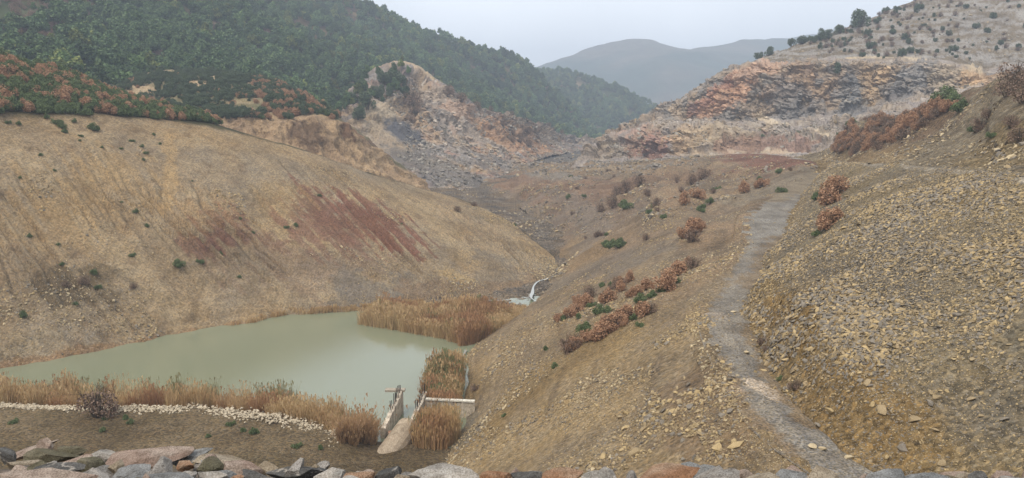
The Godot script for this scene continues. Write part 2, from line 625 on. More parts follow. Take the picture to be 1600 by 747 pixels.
# ---------------------------------------------------------------- the land
func land() -> void:
	# --- far ridges
	var hazy_green := A(52, 66, 52)
	var hazy_brown := A(84, 80, 66)
	var wood := func(p: Vector3, _u, _v): return blend(p, hazy_green, hazy_brown, 0.0006, 0.4)
	var rows := []
	rows = [[D(500, 260, 2300), D(700, 260, 2300), D(900, 260, 2300), D(1000, 260, 2300), D(1400, 260, 2300)],
		[D(500, 120, 2700), D(762, 82, 2700), D(800, 92, 2700), D(840, 108, 2700), D(1400, 170, 2700)],
		[D(500, 200, 3100), D(762, 160, 3100), D(820, 170, 3100), D(850, 180, 3100), D(1400, 200, 3100)]]
	commit(loft("ridge", rows, 200, [30, 10], func(p, _u, _v): return 14.0 * n1.get_noise_3dv(p * 0.5), wood), "mountain_ridge", mats["forest floor"], "pale blue ridge showing in the gap beyond the far mountain")
	rows = [[D(650, 262, 1600), D(800, 262, 1600), D(900, 262, 1600), D(1000, 262, 1600), D(1100, 262, 1600), D(1200, 262, 1600), D(1350, 262, 1600), D(1600, 262, 1600), D(2200, 262, 1600)],
		[D(650, 170, 1900), D(800, 150, 1900), D(890, 150, 1900), D(980, 140, 1900), D(1060, 130, 1900), D(1180, 130, 1900), D(1350, 130, 1900), D(1600, 130, 1900), D(2200, 130, 1900)],
		[D(650, 140, 2300), D(790, 118, 2300), D(862, 98, 2300), D(940, 70, 2300), D(1005, 62, 2300), D(1080, 75, 2300), D(1215, 58, 2300), D(1600, 40, 2300), D(2200, 50, 2300)],
		[D(650, 200, 2700), D(790, 170, 2700), D(862, 150, 2700), D(940, 120, 2700), D(1005, 110, 2700), D(1080, 120, 2700), D(1215, 110, 2700), D(1600, 90, 2700), D(2200, 100, 2700)]]
	commit(loft("mountain", rows, 320, [30, 40, 10], func(p, _u, _v): return 26.0 * n1.get_noise_3dv(p * 0.25) + 5.0 * n3.get_noise_3dv(p * 1.1), wood), "far_mountain", mats["forest floor"], "hazy blue wooded mountain closing the valley")
	# --- wooded dome beyond the quarry
	var floor_green := A(58, 66, 42)
	var floor_brown := A(104, 90, 66)
	var under := func(p: Vector3, _u, _v): return blend(p, floor_green, floor_brown, 0.003, 0.45)
	rows = [[D(640, 240, 760), D(780, 240, 780), D(860, 240, 800), D(930, 245, 820), D(1000, 245, 850), D(1080, 245, 880), D(1200, 245, 880)],
		[D(640, 180, 900), D(780, 170, 920), D(860, 172, 930), D(930, 180, 930), D(990, 195, 930), D(1050, 215, 930), D(1200, 240, 930)],
		[D(640, 130, 1100), D(780, 122, 1100), D(845, 114, 1100), D(905, 118, 1080), D(960, 134, 1050), D(1025, 168, 1010), D(1200, 236, 980)],
		[D(640, 190, 1300), D(780, 180, 1300), D(845, 175, 1300), D(905, 180, 1300), D(960, 195, 1250), D(1025, 215, 1200), D(1200, 260, 1150)]]
	commit(loft("dome", rows, 120, [30, 40, 10], func(p, _u, _v): return 9.0 * n1.get_noise_3dv(p * 0.6), under), "wooded_hill", mats["forest floor"], "dome shaped wooded hill beyond the quarry")
	# --- the large pine hill
	rows = [[D(-420, 170, 205), D(0, 170, 215), D(150, 165, 232), D(300, 150, 285), D(450, 200, 290), D(600, 200, 395), D(700, 210, 430), D(800, 228, 510), D(890, 236, 590), D(960, 240, 660)],
		[D(-420, 10, 290), D(0, 35, 300), D(150, 55, 330), D(300, 62, 370), D(450, 100, 410), D(600, 110, 500), D(700, 150, 540), D(790, 186, 600), D(880, 216, 660), D(950, 236, 700)],
		[D(-420, -140, 390), D(0, -90, 410), D(150, -60, 450), D(300, -30, 500), D(450, 22, 560), D(580, 62, 620), D(680, 100, 660), D(780, 145, 700), D(870, 196, 740), D(945, 234, 760)],
		[D(-420, -290, 500), D(0, -190, 540), D(150, -135, 580), D(300, -88, 640), D(450, -38, 700), D(560, 10, 740), D(650, 44, 770), D(745, 83, 800), D(835, 112, 830), D(925, 232, 830)],
		[D(-420, -200, 620), D(0, -110, 660), D(150, -60, 700), D(300, -10, 760), D(450, 40, 820), D(560, 90, 860), D(650, 120, 890), D(745, 160, 920), D(835, 190, 950), D(925, 260, 950)]]
	commit(loft("pines", rows, 260, [50, 50, 50, 10], func(p, _u, _v): return 10.0 * n1.get_noise_3dv(p * 0.9) + 2.0 * n3.get_noise_3dv(p * 3.0), under), "forest_hill", mats["forest floor"], "high hill covered with pine forest above the bare slope")
	# --- quarried spur below the pines
	var grey := A(124, 118, 114)
	var tan := A(146, 126, 102)
	var pale := A(178, 160, 130)
	var rust := A(160, 104, 76)
	var blue := A(112, 112, 116)
	rows = [[D(440, 320, 232), D(520, 312, 240), D(600, 306, 248), D(670, 302, 258), D(752, 295, 276), D(800, 272, 325), D(850, 246, 400), D(925, 236, 500), D(1000, 240, 560)],
		[D(440, 240, 270), D(520, 238, 276), D(590, 232, 290), D(650, 236, 302), D(715, 238, 318), D(780, 236, 352), D(840, 232, 415), D(905, 228, 510), D(1000, 238, 580)],
		[D(440, 205, 285), D(520, 208, 292), D(590, 178, 312), D(640, 190, 330), D(700, 200, 345), D(770, 210, 378), D(835, 210, 440), D(900, 222, 530), D(1000, 236, 600)],
		[D(440, 180, 300), D(520, 188, 305), D(575, 130, 350), D(640, 116, 365), D(690, 148, 372), D(760, 178, 400), D(830, 194, 462), D(895, 218, 545), D(1000, 235, 610)],
		[D(440, 170, 320), D(520, 175, 330), D(588, 106, 385), D(645, 98, 392), D(695, 132, 398), D(760, 172, 420), D(835, 190, 480), D(895, 216, 560), D(1000, 240, 640)],
		[D(440, 190, 360), D(520, 190, 380), D(588, 130, 450), D(645, 125, 450), D(695, 160, 450), D(760, 195, 480), D(835, 210, 540), D(895, 230, 620), D(1000, 250, 700)]]
	var s := loft("spur", rows, 330, [40, 36, 55, 10, 5], func(p, u, v):
		var k := clampf((v - 1.2) * 1.4, 0.25, 1.0) * (1.0 if v < 3.4 else 0.3)
		return (5.0 * ridged.get_noise_3dv(p * Vector3(1, 0.45, 1) * 3.2) + 3.0 * cells.get_noise_3dv(p * 9.0) + 1.7 * blocks.get_noise_3dv(p * Vector3(14, 9, 14)) + 0.8 * blocks.get_noise_3dv(p * 34.0) + 0.7 * n3.get_noise_3dv(p * 26.0)) * k, func(p, _u, v): return blend(p, grey, tan, 0.008, 0.35).lerp(A(148, 112, 92), clampf(n1.get_noise_3dv(p * 6.0) * 2.0 - 0.25, 0, 0.6)).lerp(A(176, 168, 158), clampf(n3.get_noise_3dv(p * 30.0) * 3.0 - 0.9, 0, 0.8)).lerp(A(92, 90, 92), clampf(blocks.get_noise_3dv(p * Vector3(14, 9, 14)) * 0.8, 0, 0.6)))
	stain(s, [[590, 190], [630, 185]], 12.0, A(154, 138, 112), 0.7)
	stain(s, [[480, 225], [560, 215], [590, 220]], 14.0, A(148, 132, 110), 0.7)
	stain(s, [[610, 106], [650, 104], [670, 112]], 7.0, A(166, 148, 122), 0.8, 1.0)
	stain(s, [[640, 150], [655, 205]], 9.0, A(168, 142, 116), 0.5, 0.9)
	stain(s, [[690, 160], [720, 200], [745, 225]], 12.0, A(158, 146, 134), 0.6, 0.9)
	stain(s, [[700, 172], [735, 170]], 6.0, A(158, 128, 106), 0.6, 0.9)
	stain(s, [[635, 206]], 9.0, A(84, 86, 92), 0.95, 0.4)
	stain(s, [[650, 255], [700, 270], [745, 283]], 12.0, A(104, 100, 96), 0.8)
	stain(s, [[780, 212], [830, 215]], 14.0, A(160, 124, 92), 0.7)
	stain(s, [[880, 222], [910, 222]], 14.0, A(186, 164, 118), 0.9)
	stain(s, [[790, 190], [840, 196]], 14.0, A(90, 78, 62), 0.6)
	commit(s, "quarry_spur", mats["rock face"], "grey and rust quarried spur jutting below the pine forest")
	# --- scrub covered knoll with its cut earth face
	rows = [[D(60, 210, 180), D(200, 210, 184), D(330, 226, 188), D(440, 250, 192), D(540, 280, 196), D(620, 298, 206), D(690, 305, 220)],
		[D(60, 190, 196), D(200, 192, 198), D(330, 208, 198), D(440, 222, 200), D(520, 240, 203), D(590, 268, 212), D(670, 295, 226)],
		[D(60, 178, 200), D(200, 178, 202), D(320, 178, 204), D(420, 186, 205), D(505, 190, 208), D(560, 212, 217), D(655, 284, 232)],
		[D(60, 168, 208), D(200, 165, 210), D(320, 160, 216), D(420, 164, 218), D(500, 180, 218), D(560, 208, 224), D(655, 282, 240)],
		[D(60, 120, 262), D(200, 114, 266), D(300, 112, 272), D(390, 122, 270), D(455, 146, 262), D(540, 196, 250), D(655, 286, 260)],
		[D(60, 140, 300), D(200, 140, 300), D(300, 138, 310), D(390, 145, 310), D(455, 175, 300), D(540, 225, 290), D(655, 300, 300)]]
	s = loft("knoll", rows, 260, [20, 36, 12, 45, 6], func(p, _u, v):
		var gully := 1.0 if v > 0.6 and v < 2.0 else 0.3
		return gully * 1.8 * ridged.get_noise_3dv(p * Vector3(14, 2.0, 14)) + 0.5 * n3.get_noise_3dv(p * 16.0) + 1.5 * n1.get_noise_3dv(p * 3.0), func(p, _u, v):
		var bare := blend(p, A(150, 130, 104), A(130, 112, 92), 0.02)
		var grass := blend(p, A(92, 90, 66), A(128, 116, 90), 0.01)
		return bare.lerp(grass, clampf((v - 2.3 + 0.4 * n2.get_noise_3dv(p * 4.0)) * 3.0, 0, 1)))
	stain(s, [[300, 120], [320, 128]], 6.0, A(160, 142, 116), 0.8)
	stain(s, [[205, 135], [225, 145]], 5.0, A(160, 142, 116), 0.8)
	stain(s, [[468, 205], [485, 208], [488, 225]], 3.0, A(96, 80, 66), 0.9, 0.9, 0.5)
	stain(s, [[545, 205], [590, 225], [620, 240]], 2.2, A(104, 80, 66), 0.8, 0.9, 0.5)
	commit(s, "scrub_hill", mats["bare soil"], "scrub covered knoll above a cut face of bare earth")
	# --- the bare slope across the pond
	var feet := [Y(-420, 690, -1.2), Y(-130, 622, -1.2), Y(130, 571, -1.2), Y(290, 541, -1.2), Y(450, 514, -1.2), Y(590, 496, -1.0), Y(690, 481, -0.6), Y(765, 469, -0.2), Y(820, 458, 0.1), Y(852, 443, 0.2), Y(872, 420, 0.5)]
	var tops := [D(-700, 190, 88), D(-420, 180, 100), D(-150, 176, 112), D(0, 177, 122), D(160, 181, 136), D(320, 194, 150), D(440, 226, 158), D(540, 256, 166), D(650, 292, 178), D(760, 327, 180), D(866, 400, 155)]
	var mids := []
	for k in 11:
		mids.append(feet[k].lerp(tops[k], 0.5) + Vector3(0, [-1.0, -1.0, -1.0, -0.9, -0.7, -0.4, 0.0, 0.6, 0.8, 1.0, 0.3][k], 0))
	rows = [feet, mids, tops,
		[D(-700, 40, 100), D(-420, 60, 118), D(-150, 62, 135), D(0, 92, 150), D(110, 124, 160), D(225, 166, 166), D(400, 216, 163), D(535, 256, 171), D(650, 293, 184), D(765, 330, 188), D(868, 402, 160)],
		[D(-700, 100, 150), D(-420, 100, 170), D(-150, 110, 180), D(0, 140, 190), D(110, 170, 195), D(235, 205, 195), D(400, 240, 190), D(545, 280, 195), D(660, 312, 205), D(775, 345, 205), D(872, 408, 170)]]
	var slope_tan := A(160, 140, 112)
	var slope_ochre := A(166, 142, 106)
	var slope_grey := A(150, 136, 116)
	s = loft("slope", rows, 620, [90, 110, 34, 8], func(p, u, v):
		var along := Vector3(u * 3400.0, v * 14.0, 0.0)
		var rill: float = maxf(0.0, ridged.get_noise_3dv(along * 2.2 + Vector3(n1.get_noise_3dv(p * 4.0) * 150.0, 0, 0)))
		var deep := clampf(0.42 + 1.6 * n1.get_noise_2d(u * 600.0, v * 60.0 + 40.0), 0.08, 1.0) * clampf(v * 2.0, 0.1, 1.0) * clampf((1.75 - v) * 2.0, 0.06, 1.0) * (1.0 if v < 2.0 else 0.0)
		var h := -1.15 * rill * deep
		var lump := clampf(1.1 - v, 0.0, 1.0)
		return h + (0.5 + 1.1 * lump) * n1.get_noise_3dv(p * 4.0) + (0.16 + 0.35 * lump) * n3.get_noise_3dv(p * 20.0) + (0.05 + 0.15 * lump) * cells.get_noise_3dv(p * 70.0), func(p, u, v):
		var c := blend(p, slope_tan, slope_grey, 0.008, 0.45).lerp(slope_ochre, clampf(n1.get_noise_3dv(p * 5.0) * 2.2, 0, 0.9))
		var streak := n3.get_noise_2d(u * 900.0, v * 22.0)
		c = c.lerp(A(176, 156, 124), clampf(streak * 1.6 - 0.25, 0.0, 0.5))
		c = patchy(p, c, A(124, 104, 82), A(172, 154, 124), 0.3)
		if v > 1.97:
			c = c.lerp(A(84, 80, 56), clampf((v - 1.97 + 0.08 * n2.get_noise_3dv(p * 12.0)) * 12.0, 0, 1))
		return c)
	var red := A(130, 92, 76)
	stain(s, [[500, 320], [540, 340], [590, 360]], 5.2, red, 0.8, 1.0, 0.5, 1.1)
	stain(s, [[560, 325], [600, 345], [625, 370]], 4.0, red, 0.8, 1.0, 0.5, 1.1)
	stain(s, [[480, 355], [540, 370]], 5.0, A(136, 100, 82), 0.75, 1.2, 0.35, 1.1)
	stain(s, [[345, 350], [350, 370]], 2.8, A(128, 92, 80), 0.8, 1.0, 0.35, 1.1)
	stain(s, [[300, 385], [330, 380], [360, 372]], 1.8, A(128, 94, 80), 0.7, 1.2, 0.4, 1.1)
	stain(s, [[430, 400], [470, 410], [560, 420]], 5.0, A(142, 120, 102), 0.45, 1.0, 0.3, 1.1)
	stain(s, [[560, 460], [600, 465], [650, 462]], 5.0, A(124, 118, 110), 0.7, 0.9, 0.3)
	stain(s, [[770, 405], [800, 430], [760, 450]], 4.0, A(128, 120, 110), 0.5, 0.9, 0.3)
	stain(s, [[310, 347], [330, 335]], 3.0, A(168, 138, 98), 0.4, 0.9, 0.3, 1.1)
	stain(s, [[420, 300], [440, 310]], 4.0, A(168, 144, 104), 0.4, 0.9, 0.3, 1.1)
	stain(s, [[265, 215], [262, 290], [258, 320]], 1.2, A(186, 156, 110), 0.6, 0.9, 0.4)
	stain(s, [[170, 270], [150, 310], [80, 350]], 5.0, A(170, 142, 100), 0.5, 1.0, 0.3, 1.1)
	stain(s, [[90, 440], [150, 445]], 3.5, A(112, 98, 76), 0.7, 0.9, 0.3)
	stain(s, [[700, 425], [722, 440]], 1.8, A(178, 154, 112), 0.7, 0.9, 0.4)
	stain(s, [[640, 455], [800, 455], [850, 435]], 3.0, A(142, 118, 92), 0.6, 0.9, 0.3)
	stain(s, [[10, 575], [200, 545], [330, 518], [480, 500]], 1.3, A(150, 118, 84), 0.7, 0.7, 0.4)
	commit(s, "bare_hillside", mats["gravelly soil"], "bare tan hillside with rills and red earth across the pond")
	# --- valley floor along the stream
	rows = [[], [], []]
	for q in [[Y(760, 520, -0.6), 14.0], [Y(800, 488, -0.3), 14.0], [Y(838, 452, 0.3), 16.0], [Y(866, 420, 0.5), 14.0], [Y(868, 385, 0.9), 14.0], [Y(845, 352, 1.7), 16.0], [Y(795, 316, 3.0), 20.0], [Y(752, 294, 4.6), 24.0], [D(770, 274, 310), 50.0], [D(840, 249, 400), 90.0], [D(900, 231, 520), 120.0], [D(960, 219, 640), 140.0]]:
		rows[0].append(q[0] + Vector3(-q[1], 1.0, 0))
		rows[1].append(q[0])
		rows[2].append(q[0] + Vector3(q[1], 1.0, 0))
	s = loft("floor", rows, 420, [40, 40], func(p, _u, _v): return 0.5 * n1.get_noise_3dv(p * 8.0) + 0.25 * n3.get_noise_3dv(p * 40.0), func(p, u, _v): return patchy(p, blend(p, A(150, 130, 104), A(126, 116, 106), 0.02, 0.5).lerp(A(126, 122, 118), clampf((u - 0.62) * 5.0, 0, 1)), A(104, 98, 92), A(168, 158, 146), 0.2))
	commit(s, "valley_floor", mats["scree"], "stony valley floor that the stream runs down")
	# --- quarry hill
	rows = [[D(890, 262, 325), D(985, 262, 305), D(1070, 258, 285), D(1150, 256, 272), D(1230, 255, 262), D(1310, 255, 250), D(1390, 240, 245), D(1470, 215, 240), D(1560, 200, 235), D(1760, 200, 230)],
		[D(905, 247, 338), D(988, 244, 322), D(1070, 240, 300), D(1150, 238, 290), D(1230, 236, 280), D(1310, 232, 268), D(1390, 215, 260), D(1470, 195, 254), D(1560, 180, 248), D(1760, 170, 244)],
		[D(915, 234, 345), D(980, 214, 330), D(1060, 200, 312), D(1150, 208, 306), D(1230, 206, 300), D(1310, 200, 290), D(1390, 185, 280), D(1470, 170, 275), D(1560, 150, 270), D(1760, 140, 266)],
		[D(930, 229, 362), D(1000, 199, 350), D(1075, 187, 338), D(1150, 190, 330), D(1230, 189, 320), D(1310, 178, 312), D(1390, 158, 302), D(1470, 142, 297), D(1560, 135, 290), D(1760, 110, 286)],
		[D(940, 226, 372), D(1030, 178, 360), D(1085, 152, 350), D(1150, 114, 341), D(1230, 102, 331), D(1310, 102, 323), D(1390, 102, 313), D(1470, 107, 306), D(1560, 118, 299), D(1760, 90, 294)],
		[D(945, 226, 385), D(1040, 174, 375), D(1092, 140, 368), D(1146, 110, 365), D(1228, 95, 355), D(1310, 92, 346), D(1390, 93, 336), D(1470, 98, 330), D(1560, 105, 325), D(1760, 70, 320)],
		[D(950, 228, 400), D(1050, 172, 396), D(1100, 134, 392), D(1140, 110, 392), D(1222, 80, 405), D(1318, 44, 420), D(1400, 12, 430), D(1490, -18, 440), D(1600, -55, 450), D(1800, -100, 460)],
		[D(960, 260, 480), D(1060, 220, 480), D(1110, 190, 480), D(1150, 160, 480), D(1230, 130, 500), D(1320, 90, 520), D(1400, 60, 530), D(1490, 30, 540), D(1600, 0, 550), D(1800, -50, 560)]]
	var stone_grey := A(134, 126, 122)
	s = loft("quarry", rows, 420, [14, 30, 20, 80, 10, 60, 5], func(p, _u, v):
		var face := 1.0 if (v > 2.95 and v < 4.2) or (v > 1.0 and v < 2.1) else 0.42
		if v > 5.0:
			face = 0.3
		var step := fposmod(p.y / 6.2 + 0.5 * n1.get_noise_3dv(p * 3.0), 1.0)
		var ledge := 1.5 * (1.0 - step) if v > 1.0 and v < 4.3 else 0.0
		return ledge + face * (3.0 * ridged.get_noise_3dv(p * Vector3(1, 0.6, 1) * 3.6) + 1.6 * cells.get_noise_3dv(p * 8.0) + 2.0 * blocks.get_noise_3dv(p * Vector3(13, 10, 13)) + 1.0 * blocks.get_noise_3dv(p * 32.0) + 0.8 * n3.get_noise_3dv(p * 30.0)), func(p, _u, v):
		var c := patchy(p, blend(p, stone_grey, A(146, 132, 114), 0.012, 0.4), A(98, 94, 92), A(172, 164, 154), 0.2)
		if v > 2.9 and v < 4.1:
			c = blend(p, A(122, 117, 113), A(148, 132, 114), 0.025, 0.45, 2.4)
			var b := blocks.get_noise_3dv(p * Vector3(13, 10, 13))
			c = c.lerp(A(104, 102, 102), clampf(b * 0.7, 0, 0.45)).lerp(A(162, 144, 122), clampf(-b * 0.7 - 0.2, 0, 0.4))
		elif v > 5.0:
			c = blend(p * Vector3(0.5, 3.5, 0.5), A(134, 130, 126), A(108, 97, 80), 0.03, 0.5, 3.0)
		return c)
	var orange := A(170, 138, 116)
	stain(s, [[1150, 125], [1190, 108], [1215, 100]], 6.0, orange, 0.7, 0.9)
	stain(s, [[1105, 165], [1130, 150], [1150, 145]], 6.0, A(182, 144, 116), 0.8, 0.8)
	stain(s, [[1080, 170], [1110, 150], [1140, 130]], 3.0, A(130, 92, 82), 0.6, 0.9)
	stain(s, [[1075, 150], [1100, 135]], 6.0, A(156, 124, 106), 0.5, 0.8)
	stain(s, [[1210, 150], [1250, 120]], 6.0, A(158, 132, 110), 0.6, 0.9)
	stain(s, [[1265, 140], [1290, 150], [1300, 130]], 5.0, A(164, 138, 110), 0.65, 0.9)
	stain(s, [[1230, 150], [1240, 170]], 8.0, A(116, 114, 114), 0.7, 0.8)
	stain(s, [[1330, 140], [1330, 165]], 7.0, A(104, 106, 110), 0.75, 0.7)
	stain(s, [[1365, 130], [1370, 155]], 6.0, A(170, 146, 114), 0.7, 0.8)
	stain(s, [[1395, 140], [1400, 155]], 5.0, A(110, 109, 110), 0.7, 0.8)
	stain(s, [[1430, 110], [1440, 125]], 5.0, A(124, 125, 128), 0.7, 0.8)
	stain(s, [[1475, 128], [1490, 120]], 7.0, A(150, 138, 122), 0.95, 0.4)
	stain(s, [[1520, 130], [1540, 125]], 6.0, A(178, 150, 116), 0.8, 0.6)
	stain(s, [[960, 228], [1000, 215]], 7.0, A(158, 124, 104), 0.6, 0.9)
	stain(s, [[1010, 228], [1030, 232]], 6.0, A(140, 100, 86), 0.65, 0.9)
	stain(s, [[1060, 210], [1085, 208]], 6.0, A(172, 146, 116), 0.6, 0.8)
	stain(s, [[1060, 235], [1070, 225]], 4.0, A(176, 152, 122), 0.7, 0.8)
	stain(s, [[1110, 215], [1150, 215]], 9.0, A(158, 142, 118), 0.7, 0.8)
	stain(s, [[1140, 232], [1200, 226], [1250, 228]], 6.0, A(136, 106, 90), 0.7, 0.9)
	stain(s, [[1188, 183], [1225, 192], [1268, 205], [1292, 214]], 1.9, A(178, 164, 142), 0.95, 0.25)
	stain(s, [[1085, 241], [1160, 239], [1240, 238]], 1.6, A(172, 154, 132), 0.85, 0.3)
	stain(s, [[1330, 92], [1430, 94], [1530, 108]], 3.0, A(174, 158, 132), 0.85, 0.4)
	commit(s, "quarry_hill", mats["rock face"], "quarry hill with grey and orange rock face and benches")
	# --- the slope from the track down to the stream and the pond
	var T := track_points()
	var foot := [Vector3(-18, -1, -18), Vector3(-15, -1, -34), Vector3(-13, -1, -46), Vector3(-10, -1, -57), Y(682, 715, -0.6), Y(702, 660, -0.6), Y(712, 612, -0.6), Y(722, 578, -0.5), Y(738, 546, -0.4), Y(778, 508, -0.2), Y(828, 474, 0.0), Y(852, 448, 0.2), Y(873, 412, 0.6), Y(870, 377, 1.0), Y(838, 345, 2.0), Y(790, 311, 3.2), Y(752, 291, 5.0), D(765, 274, 300), D(800, 264, 330), D(860, 250, 370)]
	var edge := []
	var middle := []
	for k in 20:
		var e: Vector3
		if k < 17:
			e = T[k][0].lerp(T[k][1], 0.45) + Vector3(0, -0.12, 0)
		else:
			e = [D(1170, 240, 225), D(1080, 246, 282), D(985, 252, 312)][k - 17]
		edge.append(e)
		var f: Vector3 = foot[k]
		middle.append(f.lerp(e, 0.5) + Vector3(0, [1.6, 1.6, 1.6, 1.6, 1.6, 1.6, 1.4, 1.2, 1.0, 1.2, 1.8, 2.2, 2.4, 2.2, 1.0, -1.0, -2.0, -2.0, -1.0, 0.0][k], 0))
	var beyond := []
	for k in 20:
		beyond.append(edge[k] + Vector3(6, -0.6, 0) if k < 16 else edge[k] + Vector3(4, -3, -14))
	var shoulder := []
	for k in 20:
		var e2: Vector3 = T[k][0] if k < 17 else edge[k]
		shoulder.append(e2 + Vector3(-0.15, 0.02, 0) if k < 17 else middle[k].lerp(edge[k], 0.9))
	s = loft("bank", [foot, middle, shoulder, edge, beyond], 640, [90, 110, 8, 3], func(p, u, v):
		var far := clampf((u - 0.55) * 4.0, 0.0, 1.0)
		var fade := clampf((2.0 - v) * lerpf(6.0, 2.0, far), 0.0, 1.0)
		if v > 1.9:
			fade += 0.0
			return fade * 0.6 * n1.get_noise_3dv(p * 3.5) + clampf((3.0 - v) * 2.0, 0, 1) * 0.13 * (n3.get_noise_3dv(p * 50.0) - 0.1)
		return fade * ((0.8 + 2.4 * far) * n1.get_noise_3dv(p * 3.5) + (0.22 + 0.9 * far) * n3.get_noise_3dv(p * 12.0) + (0.12 + 0.4 * far) * cells.get_noise_3dv(p * 34.0) - 1.2 * far * maxf(0.0, ridged.get_noise_3dv(p * Vector3(5, 0, 5)))), func(p, u, v):
		var near := blend(p, A(158, 136, 100), A(142, 125, 100), 0.015, 0.5)
		var low := blend(p, A(152, 130, 106), A(128, 114, 98), 0.02, 0.5, 2.0)
		return patchy(p, near.lerp(low, clampf((u - 0.35) * 4.0 + 0.6 * n1.get_noise_3dv(p * 2.0), 0, 1)), A(112, 98, 82), A(166, 148, 120), lerpf(0.5, 0.16, clampf(u * 1.6, 0, 1))))
	stain(s, [[1080, 254], [1160, 249], [1235, 252]], 9.0, A(132, 94, 80), 0.9, 0.8, 0.15)
	stain(s, [[860, 268], [960, 262], [1080, 258]], 6.0, A(164, 144, 116), 0.6, 0.8, 0.15)
	stain(s, [[800, 280], [860, 290], [960, 300]], 14.0, A(140, 112, 94), 0.6, 0.8, 0.1)
	stain(s, [[820, 272], [890, 275]], 6.0, A(142, 138, 130), 0.7, 0.5, 0.15)
	stain(s, [[770, 305], [820, 330], [860, 360]], 5.0, A(128, 118, 108), 0.6, 0.9, 0.2)
	stain(s, [[900, 340], [960, 345]], 10.0, A(134, 116, 104), 0.5, 0.9, 0.15)
	stain(s, [[910, 375], [930, 400]], 6.0, A(156, 132, 98), 0.6, 0.9, 0.2)
	stain(s, [[1000, 330], [1070, 350], [980, 390]], 9.0, A(136, 118, 98), 0.5, 0.9, 0.2)
	stain(s, [[730, 690], [800, 620], [900, 560], [960, 540]], 4.0, A(150, 126, 84), 0.6, 0.9, 0.2)
	stain(s, [[1070, 600], [1100, 640], [1130, 690]], 2.5, A(124, 104, 84), 0.6, 0.9, 0.3)
	stain(s, [[720, 690], [700, 650]], 2.0, A(112, 112, 106), 0.6, 0.9, 0.3)
	stain(s, [[1250, 270], [1210, 290], [1160, 310]], 6.0, A(140, 130, 114), 0.7, 0.8, 0.2)
	stain(s, [[1250, 248], [1262, 256], [1275, 264]], 3.0, A(166, 162, 156), 0.9, 0.5, 0.3)  # wet shine of the puddled track end, painted in as pale colour
	stain(s, [[900, 470], [960, 430], [1060, 375], [1150, 325]], 1.0, A(120, 106, 92), 0.7, 0.9, 0.5)
	stain(s, [[1130, 325], [1200, 292], [1255, 268]], 0.9, A(122, 108, 92), 0.7, 0.9, 0.5)
	stain(s, [[1110, 312], [1180, 285], [1240, 262]], 0.8, A(122, 110, 96), 0.6, 0.9, 0.5)
	stain(s, [[880, 440], [930, 420], [1000, 405]], 5.0, A(130, 120, 108), 0.6, 0.9, 0.3)
	stain(s, [[860, 300], [900, 320], [930, 360], [900, 400]], 4.0, A(132, 122, 112), 0.6, 1.0, 0.3)
	stain(s, [[960, 290], [1040, 280], [1110, 275]], 5.0, A(124, 100, 84), 0.5, 1.0, 0.2)
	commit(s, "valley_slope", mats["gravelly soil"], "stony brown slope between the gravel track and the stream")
	# --- scree slope above the track
	var low_row := []
	var bank_row := []
	var in_row := []
	var path := [Vector3(40, 27, -24), Vector3(39, 26.5, -33), Vector3(38, 26, -41), Vector3(37, 25.7, -48), D(1600, 282, 54), D(1560, 274, 60), D(1520, 268, 66), D(1480, 265, 75), D(1440, 262, 85), D(1410, 260, 95), D(1380, 258, 108), D(1355, 257, 120), D(1335, 256, 132), D(1318, 255, 142), D(1305, 253, 152), D(1298, 252, 162), D(1294, 250, 172)]
	var mid_row := []
	var inner := []
	var high := [1.0, 1.2, 1.6, 2.2, 2.8, 3.4, 3.6, 3.2, 2.4, 1.6, 1.0, 0.8, 0.6, 0.5, 0.4, 0.3, 0.3]
	for k in 17:
		var a: Vector3 = T[k][0]
		var b: Vector3 = T[k][1]
		in_row.append(a.lerp(b, 0.55) + Vector3(0, -0.12, 0))
		low_row.append(b + Vector3(0.1, 0.02, 0))
		var out: Vector3 = (path[k] - b)
		out.y = 0
		out = out.normalized()
		bank_row.append(b + out * (0.8 + high[k] * 0.75) + Vector3(0, high[k], 0))
		mid_row.append(bank_row[k].lerp(path[k], 0.5) + Vector3(0, 0.3, 0))
		inner.append(path[k] + out * 2.6 + Vector3(0, 0.15, 0))
	s = loft("scree", [in_row, low_row, bank_row, mid_row, path, inner], 560, [3, 24, 110, 110, 6], func(p, _u, v):
		if v < 1.05:
			return clampf(v * 2.0, 0, 1) * 0.13 * (n3.get_noise_3dv(p * 50.0) - 0.1)
		var fade := clampf((v - 1.05) * 4.0, 0.0, 1.0) * clampf((4.2 - v) * 5.0, 0.1, 1.0)
		return fade * (0.9 * n1.get_noise_3dv(p * 3.5) + 0.25 * n3.get_noise_3dv(p * 12.0) + 0.16 * cells.get_noise_3dv(p * 45.0)), func(p, u, v):
		var c := blend(p, A(158, 141, 108), A(144, 133, 112), 0.02, 0.45)
		c = c.lerp(A(116, 110, 102), clampf(n1.get_noise_3dv(p * 4.0 + Vector3(50, 0, 0)) * 2.0 - 0.1, 0, 0.7))
		if v < 2.3:
			c = c.lerp(A(160, 136, 94), clampf((2.3 - v) * 2.0, 0, 0.85))
		return c, 0.35)
	stain(s, [[1190, 490], [1230, 470], [1290, 500]], 2.5, A(164, 134, 82), 0.8, 0.9, 0.3)
	stain(s, [[1280, 600], [1330, 640], [1380, 690]], 2.2, A(160, 132, 88), 0.7, 0.9, 0.4)
	stain(s, [[1300, 560], [1420, 690]], 2.0, A(156, 130, 84), 0.6, 1.0, 0.4)
	stain(s, [[1300, 253], [1380, 258], [1440, 262], [1480, 265], [1520, 268], [1560, 274], [1600, 282], [1640, 292]], 0.55, A(186, 176, 160), 0.95, 0.7, 1.2)
	commit(s, "scree_slope", mats["scree"], "steep scree slope of ochre and grey slabs above the track")
